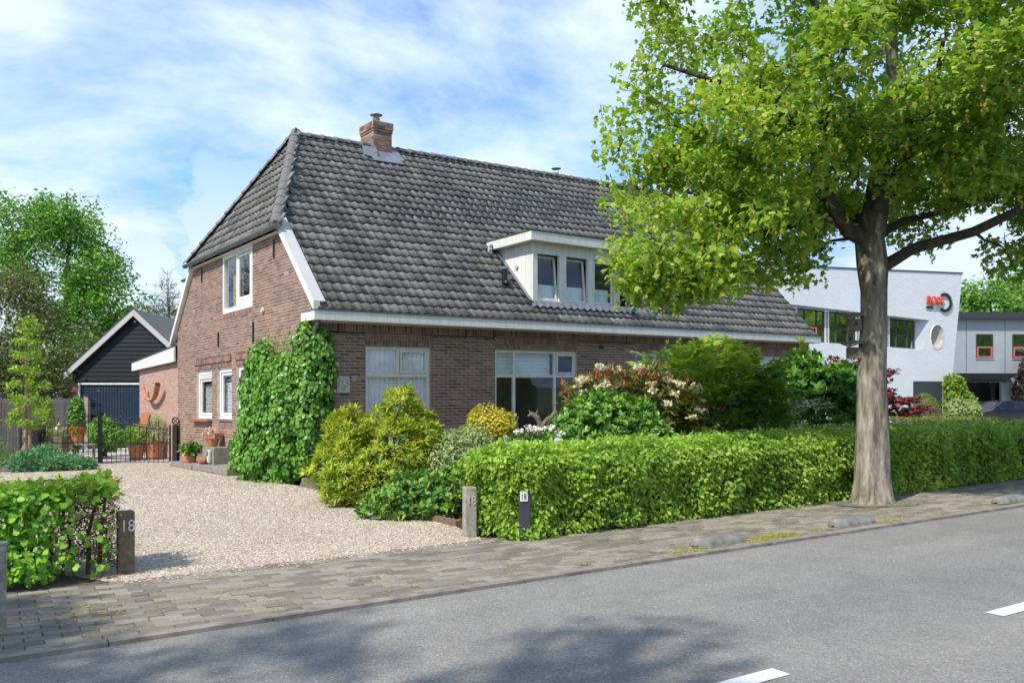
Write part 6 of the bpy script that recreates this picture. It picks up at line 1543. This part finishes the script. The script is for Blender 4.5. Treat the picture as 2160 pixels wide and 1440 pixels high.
# ---- pots, trough and small things
def pot_mesh(r0, r1, h, rim=.03):
    return [(0,.0),(r0,.0),(r1*.94,h-rim*1.6),(r1*.94,h-rim*1.5),(r1,h-rim*1.5),(r1,h),(r1*.88,h),(r1*.84,h-.05),(0,h-.05)]
def potted(name, label, loc, r0, r1, h, fol, n, size, mat, T=OVAL, seed=1, flower=None, potmat=None, whorl=0, up=.8, spread=.9, rz=-AL, fn=30, fs=.05, saucer=False):
    root = empty(name, label, 'plant pot', loc, rz); MB().lathe(pot_mesh(r0,r1,h),22).build('pot', potmat or M_TERRA, root, True)
    if saucer: MB().lathe([(0,.0),(r0*1.2,.0),(r0*1.28,.03),(r0*1.2,.03),(0,.012)],20).build('saucer', M_TERRA, root, True)
    MB().lathe([(0,h-.045),(r1*.86,h-.045)],16).build('soil', M_SOIL, root)
    rg = np.random.default_rng(seed); P, N, dp = lobes_pts(rg, fol, n, .4, 1.05, .15, 4, h*.8); A = N+np.array([0,0,up])+.3*rg.normal(size=N.shape)
    if whorl: PP, D, U = whorls(rg, P, A, whorl, spread, size)
    else: PP, D, U = P, np.cross(A, rnd(rg,len(P)))+.3*N, A
    leaves('plant', T, PP, D, U, size*(.6+.7*rg.random(len(PP))), rg.random(len(PP)), mat, root)
    MB().tube([(0,0,h-.05),(0,0,h+.12)],.012,5).build('stem', M_TWIG, root)
    if flower:
        P, N, dp = lobes_pts(rg, fol, fn, .9, 1.15, .1, 4, h*.8); m = 16; Q = (P[:,None]+rnd(rg,len(P)*m).reshape(-1,m,3)*fs*.6).reshape(-1,3)
        leaves('blossom', PUFF, Q, rnd(rg,len(Q)), rnd(rg,len(Q)), fs*.5*(.7+.5*rg.random(len(Q))), rg.random(len(Q)), flower, root)
    return root
W0 = lambda x, y, z=0: Vector((x,y,z))
# slab, block, step at the front door
o = MB().box(-.62,-.02,5.05,6.75,0,.10).build('stone_slab', M_STONE, None, bevel=.01); tag(o, 'flat grey stone slab on the gravel under the potted plant', 'slab')
o = MB().box(-.62,-.01,2.7,4.98,0,.13).build('door_step', M_STONE, None, bevel=.01); tag(o, 'low grey stone step before the front door', 'step')
o = MB().box(-.40,-.03,4.20,4.96,.13,.50).build('brick_block', M_STONE, None, bevel=.008); tag(o, 'mossy grey masonry block carrying the pink flower pot', 'block')
potted('flower_pot', 'terracotta pot with pink flowers on the masonry block', W0(-.24,4.78,.50), .10,.175,.24, [((0,0,.28),(.2,.2,.10))], 160, .06, M_HYD, OVAL, 91, M_PINKF, fn=34, fs=.06)
potted('plant_pot', 'terracotta pot with rosette leaves on the stone slab', W0(-.40,5.90,.10), .13,.18,.26, [((0,0,.30),(.22,.22,.09))], 60, .14, M_RHOD, OVAL, 92, None, whorl=5, saucer=True)
fl = empty('flower_spikes', 'thin red flower stalks standing behind the leafy pot', 'flower', W0(-.25,6.2,.34))
mb = MB()
for k in range(6):
    x, y = rng.uniform(-.06,.06), rng.uniform(-.32,.32); mb.tube([(x,y*.5,-.05),(x,y,.36+rng.uniform(-.03,.05))],.004,4); mb.sphere((x,y,.39),(.03,.03,.012),6,4)
mb.build('stalks', M_CLAY, fl)
# wooden clog and clay bowl
cg = empty('wooden_clog', 'pale wooden clog leaning against the masonry block', 'clog', W0(-.44,4.36,.13), 0)
m = MB(); prof = [(0,.02),(.045,.05),(.055,.12),(.05,.20),(.055,.26),(.045,.31),(.0,.33)]
for r, z in prof: pass
m.lathe([(max(.002,r),z) for r, z in prof],14); m.build('shell', M_CASTW if 'M_CASTW' in globals() else M_CAST, cg, True); MB().sphere((-.045,0,.245),(.02,.038,.062)).build('opening', M_WOODB, cg, True)
cb_ = empty('clay_hedgehog', 'reddish brown textured clay ornament on the door step', 'ornament', W0(-.50,4.62,.13)); m = MB().sphere((0,0,.07),(.09,.15,.075),12,8); r5 = random.Random(3); m.v = [(x+r5.gauss(0,.008),y+r5.gauss(0,.008),z+r5.gauss(0,.008)) for x,y,z in m.v]; m.build('body', M_CLAY, cb_)
for k in range(40):
    pass
# clay horn on the annex wall
hn = empty('clay_horn', 'curved terracotta drain horn hung on the pink annex wall', 'ornament', W0(-.02,10.2,1.72))
pts = [(-.08, .95*math.cos(t)*.72, .62*(-abs(math.sin(t))**1.1)+.28) for t in [math.pi*(.02+.96*i/14) for i in range(15)]]
pts = [(-.09,1.05,.30),(-.10,.95,.20),(-.10,.80,.05),(-.10,.60,-.06),(-.10,.35,-.12),(-.10,.10,-.12),(-.11,-.15,-.06),(-.12,-.38,.05),(-.14,-.55,.17),(-.16,-.72,.30)]
m = MB().tube(pts, [.036,.038,.042,.047,.053,.058,.063,.068,.073,.080], 14)
m.build('horn', M_TERRA, hn, True); mm = MB()
for i in (1,3,5,7,8): 
    a, b = Vector(pts[i]), Vector(pts[i+1] if i+1 < len(pts) else pts[i]); d = (b-a).normalized(); mm.tube([a-d*.012,a+d*.012],[.044+.0045*i]*2,14)
mm.build('ring', M_CLAY, hn, True); MB().tube([(-.155,-.70,.285),(-.165,-.735,.318)],[.06,.064],14).build('mouth', M_BLACK, hn)
# hanging roof tile on rods
rt_ = empty('hanging_tile', 'single orange roof tile hung on an iron rod behind the gate', 'ornament', W(-9.75,22.4), -AL)
MB().tube([(0.08,0,0),(.06,0,.9),(.02,0,1.28)],.012,6).tube([(.06,0,.9),(.18,0,1.22)],.012,6).build('rod', M_DARKMETAL, rt_); m = MB().box(-.14,.10,-.05,-.02,0,.36); m.v = [(x+z*.22,y,z+.92) for x,y,z in m.v]; m.build('tile', M_TERRA, rt_, bevel=.01)
potted('plant_pot', 'left terracotta pot with light green plant behind the gate', W(-10.05,22.6), .16,.22,.42, [((0,0,.62),(.30,.3,.32))], 900, .075, M_GINK, OVAL, 93); potted('plant_pot', 'right terracotta pot with bushy green plant behind the gate', W(-9.65,22.75), .18,.24,.50, [((0,0,.80),(.34,.3,.42))], 1500, .075, M_TREE1, LANCE, 94)
potted('plant_pot', 'orange pot of red geraniums on a low dark table behind the gate', W(-12.15,23.6,.45), .13,.17,.24, [((0,0,.32),(.19,.19,.12))], 180, .07, M_HYD, OVAL, 95, M_REDF, fn=30, fs=.05)
tb = empty('garden_table', 'low dark wooden table carrying the geranium pot', 'table', W(-12.0,23.65), -AL); MB().box(-.4,.45,-.25,.25,.41,.45).build('table_top', M_WOODG, tb)
for x_, y_ in ((-.35,-.2),(.4,-.2),(-.35,.2),(.4,.2)): MB().box(x_-.03,x_+.03,y_-.03,y_+.03,0,.41).build('leg', M_WOODB, tb)
shrub('leafy_bush', 'fresh green leafy bush in front of the garage door', -11.8, 24.4, [((0,0,.72),(.42,.4,.48)), ((.25,0,.55),(.35,.3,.4))], M_TREE1, 2600, .09, OVAL, 0, 96, tint=(.1,.8))
ag = empty('stone_trough', 'weathered brown trough with striped agaves on stone feet behind the gate', 'trough', W(-12.75,23.2), -AL)
MB().extr([(-.55,-.2,.42),(.5,-.2,.38),(.5,-.2,.66),(-.62,-.2,.70)],(0,.4,0)).build('basin', M_WOODB, ag, bevel=.02); MB().box(-.05,.45,-.18,.18,0,.40).box(-.5,-.25,-.15,.15,0,.40).build('foot', M_STONE, ag)
rg = np.random.default_rng(97)
for cx_ in (-.35,.2):
    P = np.tile([cx_,0,.64],(14,1))+rg.normal(size=(14,3))*.02; PP, D, U = P, rnd(rg,14)*np.array([1,1,.5])+np.array([0,0,.75]), np.tile([0,0,1.],(14,1)); leaves('agave', STRAP, PP, D, U, .48*(.7+.5*rg.random(14)), rg.random(14), M_AGAV, ag, None)
# concrete block by the drain pipe, driftwood sculpture
o = MB().box(-.14,.14,-.09,.09,0,.13).build('concrete_block', M_STONE, None, bevel=.008); o.location = W(-3.52,14.75); o.rotation_euler = (0,0,-AL+.3); tag(o, 'small grey concrete block at the foot of the house corner', 'block')
te = MB()
pth = [W(-3.66,14.72), W(-2.9,13.5), W(-1.9,11.85), W(-.62,9.66)]
for a_, b_ in zip(pth[:-1], pth[1:]):
    d_ = (b_-a_).normalized(); n_ = Vector((-d_.y,d_.x,0))*.03
    te.add([a_-n_+Vector((0,0,-.05)),b_-n_+Vector((0,0,-.05)),b_+n_+Vector((0,0,-.05)),a_+n_+Vector((0,0,-.05)),a_-n_+Vector((0,0,.06)),b_-n_+Vector((0,0,.06)),b_+n_+Vector((0,0,.06)),a_+n_+Vector((0,0,.06))],[(0,3,2,1),(4,5,6,7),(0,1,5,4),(1,2,6,5),(2,3,7,6),(3,0,4,7)])
o = te.build('timber_edging', M_WOODB, None); tag(o, 'brown timber edging between gravel drive and planting bed', 'edging')
ds = empty('driftwood_sculpture', 'gnarled brown driftwood sculpture in front of the dark window pane', 'sculpture', W(.50,13.0,.0), -AL)
m = MB(); m.tube([(-.1,0,0),(-.05,0,.5),(-.18,0,.85),(-.05,0,1.0),(.05,0,1.12),(.18,0,1.22)],[.06,.05,.05,.045,.04,.02],8); m.tube([(-.05,0,1.0),(-.12,0,1.16),(-.20,0,1.20),(-.26,0,1.17)],[.04,.045,.04,.012],8); m.tube([(-.13,0,1.2),(-.10,0,1.28)],[.02,.004],6); m.tube([(-.22,0,1.22),(-.24,0,1.27)],[.015,.004],6); m.tube([(.05,0,1.05),(.14,0,1.2),(.2,0,1.24)],[.03,.035,.015],8); m.build('branch', M_DRIFT, ds, True)
# ================================================================ POSTS, LOGS
def post(name, label, loc, w, d, h, mat, rz, num=None, ns=.1, top=.03, side=-1, nx=0):
    r = empty(name, label, 'post', loc, rz); MB().box(-w/2,w/2,-d/2,d/2,-.02,h).build('shaft', mat, r, bevel=.012); return r
rr = -AL+RA
p18 = post('number_post', 'dark hardwood post with metal house number 18 at the end of the beech hedge', RD(-1.62,2.30), .135,.12,.53, M_WOODB, rr)
text('18', .145, M_NUM, p18, (-.05,-.066,.36), extrude=.004, name='house_number', sx=.82)
pR = post('number_post', 'pale weathered wooden post with house number, at the driveway end of the long hedge', RD(1.70,2.16), .13,.13,.52, M_WOODG, rr-.25)
text('18', .13, M_NUM, pR, (-.05,-.072,.34), extrude=.004, name='house_number', sx=.8)
pB = post('number_post', 'black post with white number plate 18 half buried in the long hedge', RD(2.02,1.58), .12,.07,.54, M_ANTH, rr-.45)
MB().box(-.05,.03,-.047,-.037,.40,.50).build('number_plate', M_WHITE, pB); text('18', .085, M_BLACK, pB, (-.044,-.0485,.42), extrude=.002, name='house_number', sx=.72)
pL = post('wooden_post', 'grey weathered wooden bollard at the left edge on the pavement', RD(-2.56,.62), .07,.07,.57, M_WOODG, rr)
MB().box(-.04,.04,-.04,.04,.57,.582).build('cap', M_WOODG, pL)
def logs():
    for i, (a, lab) in enumerate(((3.38,'rounded grey concrete log on the kerb, nearest the driveway'),(5.40,'rounded grey concrete log on the kerb before the tree, middle one'),(8.55,'rounded grey concrete log on the kerb beyond the tree, right one'))):
        m = MB(); n = 12; L_ = .64; vs = []
        prof = [(-.33,.02),(-.32,.07),(-.28,.095),(-.1,.105),(.1,.108),(.28,.095),(.32,.065),(.33,.02)]
        rl = random.Random(i)
        for x, r in prof:
            for k in range(n): a_ = math.pi*k/(n-1); q = r*(1+rl.gauss(0,.035)); vs.append((x+rl.gauss(0,.003), q*math.cos(a_)*1.0, q*math.sin(a_)*.85))
        fs = [(j*n+k, j*n+k+1, (j+1)*n+k+1, (j+1)*n+k) for j in range(len(prof)-1) for k in range(n-1)]
        m.add(vs, fs); o = m.build('kerb_log', M_KLOG, None, True); o.location = RD(a,.22+.0*i,.0); o.rotation_euler = (0,0,rr); tag(o, lab, 'kerb log', 'concrete logs along the kerb')
logs()
# ================================================================ LITTER
def litter():
    rg = np.random.default_rng(77); N = 14000
    a = np.concatenate([rg.uniform(-4,16,16000), rg.normal(4.15,.30,2600), rg.normal(3.0,.5,1500), rg.normal(6.0,.5,1100), rg.normal(-2.0,.5,1700), rg.normal(8.0,.8,1900)])
    n = np.concatenate([.1+1.6*np.abs(rg.normal(0,.65,16000)), rg.normal(.20,.07,2600), rg.normal(.10,.10,1500), rg.normal(.18,.1,1100), rg.normal(.75,.25,1700), rg.normal(.5,.3,1900)])
    cl = wob(np.stack([a*1.7,n*2.5,0*a],-1),1.2,.4); keep = (rg.random(len(a)) < np.clip(.35+.9*cl,.06,1)) & (n < 1.75) & (n > -.12)
    a, n = a[keep], n[keep]; b = np.array(RD(0,0)); P = b+a[:,None]*np.array(RD(1,0)-RD(0,0))+n[:,None]*np.array(RD(0,1)-RD(0,0)); P[:,2] = .004+.012*rg.random(len(P))
    o = leaves('fallen_blossom', LANCE, P, rnd(rg,len(P))*np.array([1,1,.15]), np.tile([0,0,1.],(len(P),1))+.4*rg.normal(size=P.shape), .028*(.5+.9*rg.random(len(P))), rg.random(len(P)), M_GRASS, None)
    o['label'] = 'yellow fallen tree blossom scattered on the pavement'; o['category'] = 'litter'
    N = 1500; P = np.stack([rg.uniform(-3.2,-.4,N), rg.uniform(9.8,14,N)],-1); 
    t = (P[:,1]-9.66)/(14.7-9.66); off_ = -.55-3.05*t; P[:,0] = off_+np.abs(rg.normal(0,.22,N))+.05
    Q = np.array([W(x,z,.0) for x, z in P]); Q[:,2] = .003+.02*rg.random(N)
    o = leaves('fallen_leaves', OVAL, Q, rnd(rg,N)*np.array([1,1,.3]), np.tile([0,0,1.],(N,1))+.5*rg.normal(size=Q.shape), .05*(.6+.7*rg.random(N)), rg.random(N), M_DRY, None); o['label'] = 'dry brown leaves on the bed beside the timber edging'; o['category'] = 'leaf litter'
litter()
# ================================================================ BACKGROUND TREES
def bgtrees():
    rg = np.random.default_rng(101)
    def t(name, label, X, Z, H, lobes, mat, n, rmin, rmax, per, size, T=DIAM, bark=M_TWIG, seed=1, flat=.8, hor=.4, lo=.35, **k):
        cl = clump_cloud(np.random.default_rng(seed), lobes, n, rmin, rmax, lo, .3); z0 = far_drop(X,Z)
        q = .35 if name == 'thin_spruce' else 1; tr = [((0,0,-.1),q*H*.022),((.05,0,H*.25),q*H*.018),((0,0,H*.5),q*H*.013),((.1,0,H*.75),q*H*.008),((0,0,H*.97),q*H*.003)]
        return tree(name, label, W(X,Z,z0), tr, [], cl, T, mat, per, size, seed, bark, flat=flat, hor=hor, twig=.02, **k)
    t('light_green_tree', 'tall light green tree behind the garage on the left', -21.6, 41, 12.2, [((-.6,0,8.4),(2.7,2.2,2.9)), ((.5,0,10.3),(1.1,1.2,1.4)), ((-1.2,0,10.9),(.9,.9,.9)), ((-2.9,0,9.6),(1.7,1.5,2.1)), ((1.6,0,8.0),(1.3,1.3,1.5)), ((1.9,0,6.0),(2.2,2.0,2.4)), ((-.5,0,4.0),(3.4,2.5,2.6)), ((3.6,0,3.9),(1.5,1.4,1.6)), ((2.9,0,5.3),(1.2,1.2,.9))], M_TREE1, 560, .55, .95, 95, .20, OVAL, M_TWIG, 111, droop=.3)
    t('olive_tree', 'dark olive holly-like tree at the left edge behind the fence', -17.4, 30, 7.0, [((-.8,0,4.4),(2.0,1.6,2.1)), ((.7,0,3.2),(1.7,1.5,2.0)), ((1.6,0,2.0),(1.3,1.3,1.6)), ((-1.6,0,2.5),(2.2,1.6,2.4)), ((.3,0,5.6),(.8,.8,.9))], M_TREE2, 340, .42, .75, 130, .13, OVAL, M_TWIG, 112)
    t('dark_shrub_tree', 'dark green evergreen shrub filling the space left of the garage', -16.7, 28.2, 3.6, [((0,0,1.9),(1.3,.9,1.7)), ((-1.4,0,1.6),(1.2,.9,1.5))], M_TREE2, 120, .35, .6, 130, .11, OVAL, M_TWIG, 113, tint=(0,.45))
    t('yellow_green_conifer', 'yellow-green conifer rising behind the garage ridge', -15.1, 37, 6.6, [((0,0,3.6),(1.5,1.3,2.0)), ((.9,0,4.6),(.9,.9,1.3)), ((-1.0,0,5.0),(.7,.7,.9)), ((1.6,0,3.2),(1.1,1.1,1.8))], M_TREE3, 200, .40, .7, 130, .15, LANCE, M_TWIG, 114)
    sp = t('thin_spruce', 'thin spruce with bare top twigs between garage and house', -15.9, 39, 7.9, [((0,0,6.1),(1.0,.8,.7)), ((.7,0,5.7),(1.1,.8,.7)), ((-.8,0,5.6),(.9,.7,.7)), ((0,0,6.9),(.45,.4,.4))], M_TREE3, 95, .25, .42, 190, .12, LANCE, M_TWIG, 115, tint=(.1,.6))
    m = MB(); r9 = random.Random(4)
    for z in (5.6,6.0,6.4,6.8,7.2,7.5):
        for a in range(5): 
            an = r9.random()*6.28; L_ = (8.2-z)*.42; m.tube([(0,0,z),(math.cos(an)*L_*.6,math.sin(an)*L_*.6,z+.10),(math.cos(an)*L_,math.sin(an)*L_,z+.32)],[.011,.008,.004],4,False)
    m.build('bare_twigs', M_TWIG, sp)
    for i, (X, Z, H, lab, sd) in enumerate(((47.5,84,16.5,'far broad green tree behind the office wing, left one',121),(56,86,21.,'far broad green tree behind the office wing, right one',122))):
        t('far_tree', lab, X, Z, H*.8, [((0,0,H*.58),(5.2,4,H*.22)), ((-3,0,H*.5),(3.5,3,H*.16)), ((3.5,0,H*.6),(4,3,H*.2)), ((0,0,H*.35),(5,4,H*.25))], M_FART, 260, 1.0, 1.7, 50, .42, OVAL, M_TWIG, sd, group='far trees behind the office')
    # garden trees beyond the left boundary keep the skyline closed
    t('boundary_tree', 'olive green tree beyond the fence at the far left edge', -22.5, 33, 7.5, [((0,0,4.0),(2.4,2,3.0)), ((1.5,0,2.2),(1.8,1.6,2.0))], M_TREE2, 120, .5, .9, 60, .2, OVAL, M_TWIG, 116)
    # off-view trees that the windows mirror
    t('pine_tree', 'conifer left of the view, mirrored in the gable window', -20.6, 26.5, 9.5, [((0,0,3.5),(2.0,2,2.6)), ((0,0,6.2),(1.3,1.3,2.2)), ((0,0,8.2),(.6,.6,1.3))], M_TREE3, 150, .5, .9, 60, .2, LANCE, M_TWIG, 117)
    for i, (X, Z) in enumerate(((41,36),(50,33),(60,31))): copy_tree(syc, W(X,Z,-.6), 1.3*i, 1.7, ['sycamore right of the car park, mirrored in the office windows','second sycamore right of the car park','third sycamore right of the car park'][i])
bgtrees()
# ================================================================ SITE SLOPE
# The whole site rises gently to the right; sheets and walls follow it, free-standing things are lifted to it.
def lift(x, y): return SLOPE*site_x(x, y)
bpy.context.view_layer.update()
ident = Matrix.Identity(4)
def is_id(o): return all(abs(a-b) < 1e-7 for r, s in zip(o.matrix_basis, ident) for a, b in zip(r, s))
done = set()
def shear_mesh(me):
    if me.name in done: return
    done.add(me.name); n = len(me.vertices); co = np.empty(n*3, np.float32); me.vertices.foreach_get('co', co); co = co.reshape(-1,3)
    co[:,2] += SLOPE*((co[:,0]-CAMX)*CA-(co[:,1]-CAMY)*SA); me.vertices.foreach_set('co', co.ravel()); me.update()
def settle(o):
    if is_id(o):
        if o.type == 'MESH': shear_mesh(o.data)
        for c in o.children: settle(c)
    else:
        o.location.z += lift(o.location.x, o.location.y)
for o in [q for q in COL.objects if q.parent is None and q.type in ('MESH','EMPTY')]: settle(o)
# put the origin of sheet-built things at their own base
bpy.context.view_layer.update()
for o in [q for q in COL.objects if q.parent is None and q.get('category') and is_id(q)]:
    ms = [m for m in [o]+list(o.children_recursive) if m.type == 'MESH']
    pts = np.concatenate([np.array([m.matrix_world @ Vector(b) for b in m.bound_box]) for m in ms]); lo, hi = pts.min(0), pts.max(0)
    c = Vector(((lo[0]+hi[0])/2, (lo[1]+hi[1])/2, lo[2]))
    if o.type == 'EMPTY':
        o.location = c
        for ch in o.children: ch.location = ch.location-c
    elif o.data.users == 1:
        o.data.transform(Matrix.Translation(-c)); o.location = c
